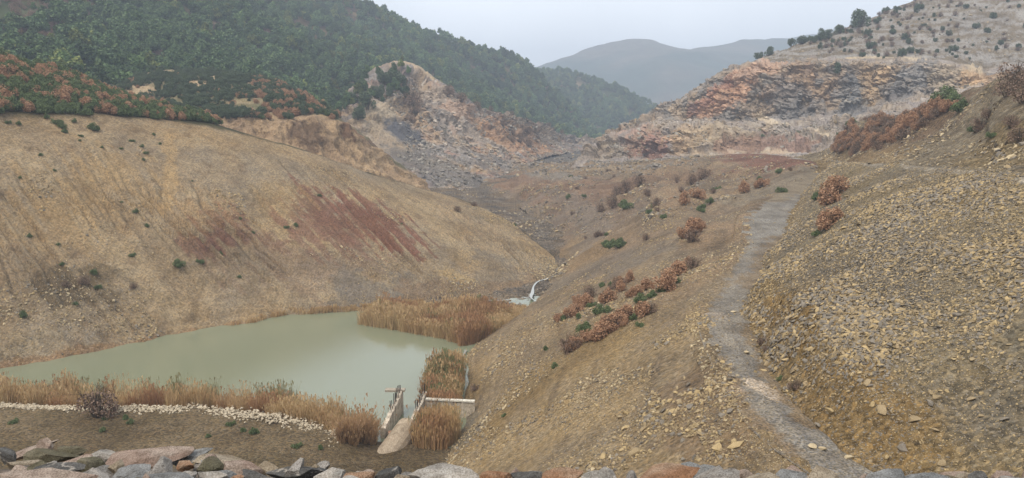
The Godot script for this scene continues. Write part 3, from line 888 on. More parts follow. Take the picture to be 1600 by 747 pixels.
	# --- upper slope
	rows = [[Vector3(44, 25.9, -36), D(1600, 284, 56.5), D(1520, 270, 68), D(1440, 264, 87), D(1380, 259, 110), D(1335, 257, 134), D(1296, 252, 173), D(1240, 252, 188)],
		[Vector3(58, 33, -52), D(1600, 205, 76), D(1540, 208, 95), D(1470, 218, 115), D(1400, 227, 135), D(1350, 234, 152), D(1300, 244, 181), D(1240, 247, 196)],
		[Vector3(80, 44, -70), D(1615, 100, 105), D(1535, 138, 125), D(1470, 164, 148), D(1400, 180, 165), D(1340, 196, 180), D(1295, 237, 195), D(1240, 245, 204)],
		[Vector3(95, 38, -90), D(1660, 120, 130), D(1590, 150, 150), D(1520, 180, 175), D(1440, 200, 195), D(1360, 215, 210), D(1300, 250, 220), D(1240, 255, 225)]]
	s = loft("upper", rows, 260, [50, 60, 8], func(p, _u, v): return 1.8 * n1.get_noise_3dv(p * 2.5) + 0.8 * cells.get_noise_3dv(p * 9.0) + 0.35 * n3.get_noise_3dv(p * 18.0), func(p, _u, _v): return patchy(p, blend(p, A(158, 144, 120), A(134, 120, 98), 0.015, 0.45), A(112, 98, 80), A(186, 174, 150), 0.35))
	stain(s, [[1540, 240], [1600, 240]], 5.0, A(150, 130, 92), 0.7, 0.9, 0.2)
	stain(s, [[1390, 215], [1440, 195]], 12.0, A(126, 98, 76), 0.6, 0.8, 0.2)
	stain(s, [[1300, 245], [1340, 248], [1400, 250]], 4.0, A(166, 140, 98), 0.6, 0.9, 0.2)
	commit(s, "upper_slope", mats["scree"], "pale rocky slope above the upper path with brown brush")
	# --- the dam
	var xs := [-170.0, -110.0, -75.0, -55.0, -45.0, -30.0, -20.0, -15.0, -12.5, -9.0, -6.0, 0.0, 8.0, 26.0]
	var zs := [-75.0, -75.0, -74.0, -72.5, -71.4, -71.0, -68.2, -64.8, -63.5, -63.0, -62.0, -60.0, -56.0, -50.0]
	var ys := [2.0, 2.0, 2.0, 2.0, 2.0, 2.0, 1.9, 1.6, 0.9, 0.6, 0.6, 0.6, 0.6, 0.6]
	rows = [[], [], [], [], [], [], []]
	for k in xs.size():
		var x: float = xs[k]
		rows[0].append(Vector3(x, 28.2, 14))
		rows[1].append(Vector3(x, 28.2, -3.4))
		rows[2].append(Vector3(x, 26.9, -6.0))
		rows[3].append(Vector3(x, minf(2.2, ys[k] + 0.3), -58.0 if x < -14 else -57.0))
		rows[4].append(Vector3(x, ys[k], zs[k]))
		rows[5].append(Vector3(x, 0.15, zs[k] - 4.0))
		rows[6].append(Vector3(x, -2.0, zs[k] - 11.0))
	s = loft("dam", rows, 420, [6, 16, 60, 34, 10, 8], func(p, _u, v): return (0.12 if v < 2.9 else 0.28) * n1.get_noise_3dv(p * 7.0) + 0.08 * n3.get_noise_3dv(p * 30.0), func(p, _u, v):
		var turf := blend(p, A(124, 108, 84), A(108, 94, 70), 0.03, 0.5)
		var rubble := blend(p, A(96, 92, 88), A(126, 112, 100), 0.1, 0.5)
		return rubble.lerp(turf, clampf((v - 2.5) * 3.0, 0, 1)), 0.0)
	commit(s, "embankment", mats["gravelly soil"], "earth embankment with a dry grass berm along the pond")

func track_points() -> Array:
	var out := []
	for q in [[1420, 900, 1570, 900, 13.8], [1340, 810, 1450, 810, 13.8], [1283, 747, 1372, 747, 13.9], [1228, 708, 1318, 708, 14.0], [1178, 665, 1266, 660, 14.0], [1150, 620, 1224, 612, 14.0], [1118, 565, 1192, 560, 14.1], [1098, 515, 1172, 510, 14.2], [1097, 480, 1160, 480, 14.3], [1118, 450, 1180, 448, 14.4], [1140, 415, 1198, 410, 14.7], [1160, 375, 1222, 372, 15.1], [1166, 340, 1234, 340, 15.8], [1178, 322, 1244, 320, 16.3], [1212, 300, 1264, 298, 17.0], [1245, 272, 1290, 270, 18.6], [1243, 250, 1292, 250, 20.2]]:
		out.append([Y(q[0], q[1], q[4]), Y(q[2], q[3], q[4])])
	return out

func track() -> void:
	var left := []
	var right := []
	for q in track_points().slice(0, 16):
		left.append(q[0] + Vector3(-0.3, -0.04, 0))
		right.append(q[1] + Vector3(0.6, -0.04, 0))
	var mid := []
	for k in left.size():
		mid.append(left[k].lerp(right[k], 0.5) + Vector3(0, 0.13, 0))
	var s := loft("track", [left, mid, right], 420, [12, 12], func(p, u, v): return 0.05 * n1.get_noise_3dv(p * 8.0) + 0.02 * n3.get_noise_3dv(p * 40.0), func(p, u, v):
		return blend(p, A(134, 129, 122), A(146, 138, 126), 0.04, 0.4, 1.2).lerp(A(120, 115, 110), clampf(1.4 * n1.get_noise_2d(u * 40.0, v * 220.0), 0, 0.7)))
	stain(s, [[1182, 597], [1212, 620]], 0.8, A(198, 182, 164), 0.95, 0.7, 0.8)
	stain(s, [[1145, 605], [1150, 610]], 0.5, A(182, 160, 138), 0.8, 0.7, 0.8)
	stain(s, [[1110, 490], [1125, 495]], 0.6, A(176, 162, 146), 0.5, 0.7, 0.8)
	stain(s, [[1180, 330], [1200, 350], [1190, 365]], 3.5, A(140, 136, 130), 0.8, 0.5, 0.2)
	stain(s, [[1195, 312], [1235, 290], [1262, 272]], 3.2, A(136, 122, 100), 0.85, 0.7, 0.5)
	stain(s, [[1120, 560], [1150, 615], [1185, 668], [1235, 712]], 0.5, A(132, 112, 86), 0.8, 1.4, 1.0)
	stain(s, [[1168, 510], [1190, 560], [1222, 615], [1262, 662]], 0.6, A(134, 114, 86), 0.8, 1.4, 1.0)
	stain(s, [[1100, 480], [1120, 452], [1142, 415], [1162, 375]], 0.7, A(138, 120, 94), 0.8, 1.4, 1.0)
	stain(s, [[1178, 448], [1196, 410], [1222, 372]], 1.4, A(136, 118, 94), 0.8, 1.4, 0.8)
	commit(s, "gravel_track", mats["track gravel"], "grey gravel track running along the slope")

const ROADS := [[[1188, 183], [1225, 192], [1268, 205], [1292, 214]], [[1320, 93], [1400, 93], [1485, 99], [1530, 107]], [[1085, 241], [1160, 239], [1240, 238]]]
func on_road(at: Vector2) -> bool:      # the bench roads are kept clear of rubble
	for r in ROADS:
		for k in r.size() - 1:
			if Geometry2D.get_closest_point_to_segment(at, Vector2(r[k][0], r[k][1]), Vector2(r[k + 1][0], r[k + 1][1])).distance_to(at) < 5.0:
				return true
	return false

# ---------------------------------------------------------------- water
func ribbon(points: Array, widths: Array, sd: int) -> ArrayMesh:
	var st := begin()
	var dense: Array[Vector3] = []
	var wide: Array[float] = []
	for k in points.size() - 1:
		for t in 8:
			dense.append(spline(points[maxi(k - 1, 0)], points[k], points[k + 1], points[mini(k + 2, points.size() - 1)], t / 8.0))
			wide.append(lerpf(widths[k], widths[k + 1], t / 8.0) * (1.0 + 0.9 * n3.get_noise_2d(k * 40 + t * 5, sd * 100)))
	for k in dense.size() - 1:
		var d := dense[k + 1] - dense[k]
		var e := dense[mini(k + 2, dense.size() - 1)] - dense[k]
		var n := Vector3(-d.z, 0, d.x).normalized()
		var m := Vector3(-e.z, 0, e.x).normalized()
		var a := dense[k] - n * wide[k]
		var b := dense[k] + n * wide[k]
		var c := dense[k + 1] - m * wide[k + 1]
		var f := dense[k + 1] + m * wide[k + 1]
		for p in ([a, b, c, b, f, c] if (b - a).cross(c - a).y < 0.0 else [a, c, b, b, c, f]):
			st.set_normal(Vector3.UP)
			st.add_vertex(p)
	return st.commit()

func water() -> void:
	var pm := PlaneMesh.new()
	pm.size = Vector2(200, 110)
	solo("pond", pm, mats["murky green water"], Vector3(-80, 0, -100), "still murky green pond below the bare hillside", "", "", "structure")
	var bank: Dictionary = sheets["bank"]
	var pts := []
	for q in [[872, 424, 0.9], [862, 434, 0.7], [842, 440, 0.6], [834, 448, 0.6], [832, 458, 0.5], [830, 466, 0.5], [842, 475, 0.5], [846, 484, 0.4]]:
		pts.append(Y(q[0], q[1], q[2]))
	solo("stream", ribbon(pts, [0.08, 0.14, 0.17, 0.12, 0.2, 0.2, 0.12, 0.1], 1), mats["shallow running water"], Vector3(0, 0.1, 0), "narrow bright stream winding down to the reed bed", "", "", "structure")
	pts = []
	for q in [[832, 464, 0.5], [815, 467, 0.45], [785, 470, 0.4], [755, 471, 0.4], [725, 474, 0.4]]:
		pts.append(Y(q[0], q[1], q[2]))
	solo("stream", ribbon(pts, [0.12, 0.07, 0.14, 0.06, 0.08], 2), mats["shallow running water"], Vector3(0, 0.1, 0), "shallow side arm of the stream behind the reed bed", "", "", "structure")
	pts = []
	for q in [[728, 548, 0.1], [722, 565, 0.1], [722, 585, 0.1], [712, 600, 0.1], [708, 612, 0.1]]:
		pts.append(Y(q[0], q[1], q[2]))
	solo("stream", ribbon(pts, [0.25, 0.3, 0.25, 0.16, 0.14], 3), mats["shallow running water"], Vector3(0, 0.12, 0), "narrow bright inlet between the reeds and the stony slope", "", "", "structure")

func scatter(s: Dictionary, tries: int, ok: Callable) -> Array:      # [place, normal] of random points of the sheet that pass
	var out := []
	var nu: int = s.nu
	var nv: int = s.nv
	var pos: PackedVector3Array = s.pos
	var norm: PackedVector3Array = s.norm
	var at: PackedVector2Array = s.pix
	for t in tries:
		var i := rng.randi() % (nu - 1)
		var j := rng.randi() % (nv - 1)
		var n := j * nu + i
		if not ok.call(at[n], pos[n]):
			continue
		var f := rng.randf()
		var g := rng.randf()
		out.append([pos[n].lerp(pos[n + 1], f).lerp(pos[n + nu].lerp(pos[n + nu + 1], f), g), norm[n], s.col[n]])
	return out


# ---------------------------------------------------------------- plants
func make_kinds() -> void:
	var pine_a := Color(0.045, 0.090, 0.042)
	var pine_b := Color(0.150, 0.205, 0.090)
	for k in 4:
		var h := 7.5 + k * 0.8
		var st := begin()
		tube(st, Vector3(0, -0.6, 0), Vector3(0.1, h * 0.5, 0.05), 0.17, 0.12, 6)
		tube(st, Vector3(0.1, h * 0.5, 0.05), Vector3(0, h * 0.92, 0), 0.12, 0.03, 5)
		for b in 7:
			var y := h * (0.35 + 0.08 * b)
			var a := b * 2.4
			tube(st, Vector3(0.05, y, 0), Vector3(cos(a) * (1.9 - 0.2 * b), y + 0.5, sin(a) * (1.9 - 0.2 * b)), 0.06, 0.02, 4)
		kind("pine", st.commit(), foliage(100 + k, pine_lobes(50 + k, 2.9, h, 0.3 + 0.06 * k), 700, 0.6, pine_a, pine_b), "trunk", "crown")
	for k in 3:
		kind("rust", stems(200 + k, 12, 1.5, 0.9, 0.03), foliage(210 + k, shrub_lobes(220 + k, 11, 1.05, 1.9), 1300, 0.115, Color(0.27, 0.145, 0.085), Color(0.48, 0.30, 0.185)))
		kind("brown", stems(300 + k, 26, 1.7, 1.0, 0.028), foliage(310 + k, shrub_lobes(320 + k, 9, 1.05, 1.8), 800, 0.09, Color(0.17, 0.115, 0.085), Color(0.30, 0.21, 0.155)))
		kind("green", stems(400 + k, 8, 1.3, 0.8, 0.03), foliage(410 + k, shrub_lobes(420 + k, 11, 1.0, 1.7), 1200, 0.125, Color(0.065, 0.095, 0.04), Color(0.17, 0.21, 0.095)))
		kind("juniper", stems(500 + k, 8, 1.7, 0.7, 0.05), foliage(510 + k, shrub_lobes(520 + k, 11, 1.15, 2.5), 1300, 0.16, Color(0.055, 0.08, 0.045), Color(0.13, 0.16, 0.09)))

func row_of(of: String, called: String, s: Dictionary, list: Array, label: String, category: String, group: String) -> void:
	# [pixel x, pixel y of the foot, width in pixels]
	for q in list:
		var p := place(s, q[0], q[1])
		var d := -p.z
		plant(called, of, p - Vector3(0, 0.08, 0), q[2] * d / FOCAL / 1.75, label, category, group)

func thicket(spots: Array, total: int, singly: int, rusty: float, lo: float, hi: float, where: String, short: String, green: String) -> void:
	# brush: the nearest shrubs one by one, the rest as a mass
	var list := spots.slice(0, total)
	list.sort_custom(func(a, b): return a[0].z > b[0].z)
	var mass := {"rust": [[], [], []], "green": [[], [], []], "juniper": [[], [], []]}
	var step := maxi(1, list.size() / singly)
	for n in list.size():
		var p: Vector3 = list[n][0]
		var warm := rng.randf() < rusty
		var size := rng.randf_range(lo, hi)
		if n % step == 0:
			plant("rusty_shrub" if warm else ("olive_shrub" if green == "juniper" else "green_shrub"), "rust" if warm else green, p, size * 1.15, ("low " if size < lo * 0.6 + hi * 0.4 else "tall ") + ("rust coloured dry shrub " if warm else "dark green shrub ") + where, "shrub", ("rusty shrubs " if warm else "green shrubs ") + short)
		else:
			mass["rust" if warm else green][rng.randi() % 3].append(Transform3D(Basis(Vector3.UP, rng.randf() * TAU).scaled(Vector3(size, size * rng.randf_range(0.8, 1.1), size)), p))
	for of in mass:
		for k in 3:
			swarm("brush", kinds[of][k][1], mats["leaves"], mass[of][k], ("rust coloured" if of == "rust" else "dark green") + " low brush massed " + where)

func plants() -> void:
	make_kinds()
	var pines: Dictionary = sheets["pines"]
	var dome: Dictionary = sheets["dome"]
	var bare := poly([[-40, -20], [150, 10], [140, 55], [90, 90], [30, 90], [-40, 80]])
	var holes := [poly([[440, 170], [520, 100], [530, 130], [490, 185]]), poly([[560, 60], [640, 75], [680, 120], [560, 130]])]
	var all := []
	for q in scatter(pines, 17000, func(at: Vector2, p: Vector3):
		if at.x < -60 or at.x > 960 or at.y < -90: return false
		if inside(at, bare) and rng.randf() < 0.8: return false
		return n1.get_noise_3dv(p * 3.5) > -0.22 or rng.randf() < 0.2):
		all.append([q[0], rng.randf_range(0.4, 0.85) + 0.55 * pow(rng.randf(), 3.0)])
	for q in scatter(dome, 4200, func(at: Vector2, p: Vector3): return at.x > 620 and n1.get_noise_3dv(p * 2.5) > -0.3):
		all.append([q[0], rng.randf_range(0.7, 1.1)])
	var spur: Dictionary = sheets["spur"]
	for q in scatter(spur, 900, func(at: Vector2, p: Vector3): return (at.y < 178 and at.x < 640 and at.x > 520) and n1.get_noise_3dv(p * 5.0) > -0.1 and rng.randf() < 0.5):
		all.append([q[0], rng.randf_range(0.4, 0.8)])
	all.sort_custom(func(a, b): return a[1] / -a[0].z > b[1] / -b[0].z)
	var near := 0
	var rest := [[], [], [], []]
	var tones := [[], [], [], []]
	for q in all:
		var at := pix(q[0])
		if near < 300 and at.x > 5 and at.x < 900 and at.y > 5 and at.y < 175 and -q[0].z > 285.0:
			near += 1
			var where := "behind the brush of the bare hillside" if at.x < 190 else ("above the scrub covered knoll" if at.x < 480 else "beside the quarried spur")
			plant("pine_tree", "pine", q[0], q[1], ("tall " if q[1] > 0.85 else "low ") + "dark green pine at the forest edge " + where, "pine tree", "pines " + where)
		else:
			var b := Basis(Vector3.UP, rng.randf() * TAU).scaled(Vector3(q[1] * rng.randf_range(0.85, 1.2), q[1], q[1] * rng.randf_range(0.85, 1.2)))
			var k := rng.randi() % 4
			rest[k].append(Transform3D(b, q[0]))
			var t := rng.randf_range(0.6, 1.35) + 0.5 * n1.get_noise_3dv(q[0] * 2.0)
			tones[k].append(Color(t * 1.6, t * 1.25, t * 0.9) if rng.randf() < 0.14 else Color(t, t, t * rng.randf_range(0.85, 1.1)))
	for k in 4:
		swarm("pine_forest", kinds["pine"][k][1], mats["leaves"], rest[k], "dense dark pine forest covering the hills beyond the bare slope", tones[k])
	var grey_wood := [[], [], []]
	for q in scatter(pines, 9000, func(at: Vector2, p: Vector3): return (inside(at, bare) or n1.get_noise_3dv(p * 3.5) < -0.2) and at.x > -40 and at.y > -20 and rng.randf() < 0.8):
		var size := rng.randf_range(1.2, 2.3)
		grey_wood[rng.randi() % 3].append(Transform3D(Basis(Vector3.UP, rng.randf() * TAU).scaled(Vector3.ONE * size), q[0]))
	for k in 3:
		swarm("bare_wood", kinds["brown"][k][1], mats["leaves"], grey_wood[k], "grey brown leafless wood in the gaps of the pine forest")
	# brush on top of the bare slope
	var slope: Dictionary = sheets["slope"]
	var top := poly([[-60, 20], [0, 70], [110, 105], [230, 150], [330, 178], [345, 196], [300, 190], [150, 181], [-60, 177]])
	thicket(scatter(slope, 60000, func(at: Vector2, p: Vector3): return inside(at, top) and at.x > -40), 1500, 190, 0.24, 0.55, 1.3, "in the brush above the bare hillside", "on top of the bare hillside", "green")
	row_of("green", "small_bush", slope, [[12, 192, 8], [30, 196, 7], [73, 185, 8], [90, 194, 13], [96, 200, 11], [101, 206, 9], [117, 191, 7], [126, 214, 6], [148, 204, 14], [125, 220, 5], [205, 221, 7], [222, 230, 6], [228, 241, 6], [225, 251, 6], [190, 233, 5], [45, 371, 10], [90, 382, 6], [207, 400, 9], [278, 416, 15], [313, 411, 11], [344, 399, 8], [96, 413, 8], [147, 429, 12], [155, 451, 11], [37, 494, 13], [117, 476, 9], [375, 434, 7], [240, 212, 6], [300, 283, 4], [213, 334, 8], [230, 354, 8], [190, 316, 4], [85, 268, 5], [30, 279, 5], [62, 243, 6], [448, 357, 8], [462, 353, 8], [500, 307, 6], [375, 343, 5], [627, 350, 4], [807, 350, 6], [395, 366, 6], [250, 225, 5], [160, 232, 5]], "small green bush dotted on the bare tan hillside", "bush", "small bushes on the bare hillside")
	row_of("brown", "dry_bush", slope, [[715, 330, 12], [740, 322, 10], [688, 472, 12], [600, 494, 10], [130, 445, 16], [105, 448, 14], [210, 452, 12]], "low brown dry bush on the bare hillside", "bush", "brown bushes on the bare hillside")
	# scrub on the knoll
	var knoll: Dictionary = sheets["knoll"]
	var cool := []
	var warm := []
	for q in scatter(knoll, 60000, func(at: Vector2, p: Vector3): return at.x > 100 and at.x < 560 and p.y > 29.0 and at.y < 184 + clampf((at.x - 330.0) * 0.03, 0, 20) and rng.randf() < clampf((n1.get_noise_3dv(p * 8.0) + 0.3) * 3.0, 0.04, 1.0)):
		var at := pix(q[0])
		if at.x > 395 and at.y > 112 + (at.x - 400) * 0.35 and rng.randf() < 0.5:
			warm.append(q)
		else:
			cool.append(q)
	thicket(cool, 1700, 120, 0.05, 0.45, 1.0, "on the scrub covered knoll", "on the knoll", "juniper")
	thicket(warm, 330, 100, 0.75, 0.6, 1.2, "along the cut edge of the scrub covered knoll", "along the cut edge of the knoll", "green")
	# brush on the quarried spur
	for q in scatter(spur, 900, func(at: Vector2, p: Vector3): return (at.x > 760 and at.x < 880 and at.y < 215) and rng.randf() < 0.25):
		plant("brown_shrub", "brown", q[0], rng.randf_range(1.2, 2.2), "grey brown bare shrub on the ridge of the quarried spur", "shrub", "bare shrubs on the quarried spur")
	row_of("juniper", "juniper_bush", spur, [[600, 132, 16], [618, 136, 18], [632, 134, 14], [612, 150, 14], [680, 150, 8], [575, 170, 20], [560, 185, 16], [548, 165, 16], [590, 152, 14]], "dark green juniper on the flank of the quarried spur", "bush", "junipers on the quarried spur")
	row_of("brown", "brown_shrub", spur, [[645, 165, 24], [650, 180, 20], [640, 195, 18], [700, 150, 20], [720, 160, 20], [740, 175, 20], [825, 228, 16], [812, 224, 14], [800, 222, 12]], "bare brown shrub clinging below the spur crest", "shrub", "brown shrubs on the quarried spur face")
	# quarry hill
	var quarry: Dictionary = sheets["quarry"]
	row_of("juniper", "juniper_bush", quarry, [[1236, 72, 9], [1255, 70, 13], [1270, 66, 9], [1290, 62, 14], [1312, 52, 11], [1345, 42, 20], [1385, 28, 12], [1200, 88, 12], [1185, 92, 10], [1310, 115, 14]], "round dark juniper on the skyline of the quarry hill", "bush", "junipers on the quarry skyline")
	var n := 0
	for q in scatter(quarry, 9000, func(at: Vector2, p: Vector3): return at.x > 1180 and at.x < 1630 and at.y < 92 and at.y > -30 and at.y < 92 - (1330 - at.x) * 0.25 and rng.randf() < 0.5):
		n += 1
		if n < 290:
			if rng.randf() < 0.52:
				plant("juniper_bush", "juniper", q[0], 0.5 + 1.0 * pow(rng.randf(), 2.0), "dark juniper on the rocky slope above the quarry face", "bush", "junipers above the quarry face")
			else:
				plant("brown_shrub", "brown", q[0], rng.randf_range(0.7, 1.5), "grey brown shrub on the rocky slope above the quarry face", "shrub", "brown shrubs above the quarry face")
	for q in scatter(quarry, 500, func(at: Vector2, p: Vector3): return at.x > 1180 and at.x < 1310 and at.y > 205 and at.y < 222 and rng.randf() < 0.5):
		plant("green_shrub", "green", q[0], rng.randf_range(0.6, 1.1), "olive shrub in the strip below the quarry bench road", "shrub", "shrubs below the quarry bench road")
	# the brown brush at the foot of the quarry face
	var upper: Dictionary = sheets["upper"]
	var brush := poly([[1300, 240], [1320, 195], [1400, 172], [1475, 162], [1490, 180], [1440, 205], [1400, 232], [1340, 245]])
	n = 0
	for q in scatter(upper, 4000, func(at: Vector2, p: Vector3): return inside(at, brush)):
		n += 1
		if n > 150:
			break
		var rusty := rng.randf() < 0.5
		plant("rusty_shrub" if rusty else "brown_shrub", "rust" if rusty else "brown", q[0], rng.randf_range(0.7, 1.3), "rust coloured shrub in the brush at the foot of the quarry face" if rusty else "bare brown shrub in the brush at the foot of the quarry face", "shrub", "rusty brush below the quarry face" if rusty else "brown brush below the quarry face")
	row_of("green", "green_shrub", upper, [[1475, 162, 34], [1490, 160, 26], [1462, 165, 24], [1330, 195, 16], [1550, 215, 14], [1525, 205, 16], [1500, 175, 24]], "green shrub on the pale rocky slope above the upper path", "shrub", "green shrubs above the upper path")
	row_of("brown", "brown_shrub", upper, [[1590, 135, 50], [1575, 150, 36], [1600, 160, 40], [1530, 205, 24], [1580, 200, 26], [1595, 220, 28], [1545, 185, 20]], "bare grey brown shrub on the pale rocky slope above the upper path", "shrub", "bare shrubs above the upper path")
	# the slope below the track
	var bank: Dictionary = sheets["bank"]
	row_of("rust", "rusty_shrub", bank, [[948, 474, 28], [917, 478, 22], [893, 495, 22], [872, 500, 16], [935, 528, 34], [958, 516, 34], [980, 500, 28], [1003, 492, 26], [1040, 452, 34], [1062, 430, 28], [985, 440, 18], [968, 446, 14], [900, 488, 18]], "rust coloured shrub in the row on the slope below the track", "shrub", "rusty shrubs on the slope below the track")
	row_of("rust", "rusty_shrub", bank, [[1082, 366, 30], [1072, 372, 22], [1092, 358, 18], [1160, 300, 18], [1188, 292, 20], [1070, 318, 20], [1050, 322, 16], [1090, 310, 18]], "rust coloured shrub farther up the slope beside the track bend", "shrub", "rusty shrubs by the track bend")
	row_of("brown", "brown_shrub", bank, [[885, 552, 30], [897, 540, 24], [1078, 378, 26], [1020, 490, 18], [955, 452, 12], [980, 300, 22], [965, 310, 20], [1000, 290, 22], [960, 325, 20], [1010, 375, 12], [940, 330, 14], [1100, 283, 22], [1080, 288, 18], [730, 640, 16], [742, 610, 14]], "low bare brown shrub on the stony slope below the track", "shrub", "brown shrubs on the slope below the track")
	row_of("green", "green_shrub", bank, [[866, 575, 12], [853, 547, 10], [788, 650, 9], [915, 530, 10], [880, 500, 12], [935, 490, 18], [1000, 472, 16], [1018, 465, 16], [1034, 456, 14], [1060, 442, 10], [955, 388, 22], [968, 386, 20], [946, 384, 14], [975, 325, 18], [1278, 312, 16], [1220, 300, 14], [1120, 300, 14], [1110, 318, 12], [990, 500, 12], [905, 498, 10], [925, 480, 14], [940, 448, 12], [955, 446, 10], [1095, 330, 12], [1000, 510, 12]], "green shrub on the stony slope between the stream and the track", "shrub", "green shrubs on the slope below the track")
	var band := poly([[865, 520], [900, 470], [985, 430], [1060, 405], [1085, 420], [1010, 505], [930, 545], [880, 560]])
	n = 0
	for q in scatter(bank, 60000, func(at: Vector2, p: Vector3): return inside(at, band) and n1.get_noise_3dv(p * 12.0) > 0.12):
		n += 1
		if n > 34:
			break
		var r := rng.randf()
		if r < 0.6:
			plant("rusty_shrub", "rust", q[0], rng.randf_range(0.35, 0.8), "rust coloured shrub in the row on the slope below the track", "shrub", "rusty shrubs on the slope below the track")
		elif r < 0.8:
			plant("brown_shrub", "brown", q[0], rng.randf_range(0.5, 1.0), "low bare brown shrub on the stony slope below the track", "shrub", "brown shrubs on the slope below the track")
		else:
			plant("green_shrub", "green", q[0], rng.randf_range(0.35, 0.7), "green shrub on the stony slope between the stream and the track", "shrub", "green shrubs on the slope below the track")
	n = 0
	for q in scatter(bank, 60000, func(at: Vector2, p: Vector3): return p.z < -130.0 and at.x > 880 and at.y > 262 and n1.get_noise_3dv(p * 7.0) > 0.2):
		n += 1
		if n > 42:
			break
		plant("brown_shrub", "brown" if rng.randf() < 0.7 else "green", q[0], rng.randf_range(0.4, 0.9), "low dark shrub on the far side of the valley below the quarry", "shrub", "shrubs on the far side of the valley")
	var scree: Dictionary = sheets["scree"]
	row_of("rust", "rusty_shrub", scree, [[1308, 305, 36], [1296, 320, 30], [1292, 358, 36], [1305, 345, 26]], "rust coloured shrub on the edge of the scree above the track", "shrub", "rusty shrubs on the scree edge")
	row_of("green", "green_shrub", scree, [[1276, 312, 16], [1276, 368, 14], [1220, 592, 10]], "green shrub at the lower edge of the scree", "shrub", "green shrubs on the scree edge")
	row_of("brown", "brown_shrub", scree, [[1240, 610, 22], [1188, 538, 18], [1195, 548, 14]], "low purple brown shrub at the foot of the yellow bank", "shrub", "brown shrubs at the foot of the yellow bank")
	var dam: Dictionary = sheets["dam"]
	row_of("green", "small_bush", dam, [[160, 655, 9], [198, 657, 12], [205, 662, 10], [160, 672, 10], [360, 665, 12], [380, 672, 10], [398, 677, 16], [325, 684, 10], [465, 698, 14], [500, 702, 10], [22, 660, 12]], "small green bush on the dry grass berm of the dam", "bush", "small bushes on the berm")

# ---------------------------------------------------------------- reeds
func reed_clump(sd: int, h: float, n: int, spread: float, loose := 0.14, least := 0.6) -> ArrayMesh:
	var r := RandomNumberGenerator.new()
	r.seed = sd
	var st := begin()
	for k in n:
		var a := r.randf() * TAU
		var e := sqrt(r.randf()) * spread
		var foot := Vector3(cos(a) * e, -0.3, sin(a) * e)
		var lean := Vector3(r.randfn(), 0, r.randfn()) * loose
		var hh := h * r.randf_range(least, 1.08)
		var side := Vector3(cos(a * 3.0), 0, sin(a * 3.0)) * 0.022
		var t := 0.75 + 0.35 * r.randf()
		var c := Color(t, t * r.randf_range(0.92, 1.0), t * r.randf_range(0.85, 1.0))
		var p0 := foot
		var p1 := foot + Vector3(0, hh * 0.55, 0) + lean * hh * 0.4
		var p2 := foot + Vector3(0, hh, 0) + lean * hh * 1.2
		var nn := side.cross(Vector3.UP).normalized()
		for tri in [[p0 - side, p1 - side, p1 + side], [p0 - side, p1 + side, p0 + side], [p1 - side, p2, p1 + side]]:
			nn = -(tri[1] - tri[0]).cross(tri[2] - tri[0]).normalized()
			for q in tri:
				st.set_color(c)
				st.set_normal(nn)
				st.add_vertex(q)
		if r.randf() < 0.6:
			var plume := Vector3(r.randfn(), 0.4, r.randfn()) * 0.06
			var tip := [p2 + Vector3(0, 0.15, 0), p2 + plume - side * 1.8, p2 - Vector3(0, 0.3, 0)]
			nn = -(tip[1] - tip[0]).cross(tip[2] - tip[0]).normalized()
			for q in tip:
				st.set_color(c)
				st.set_normal(nn)
				st.add_vertex(q)
	return st.commit()

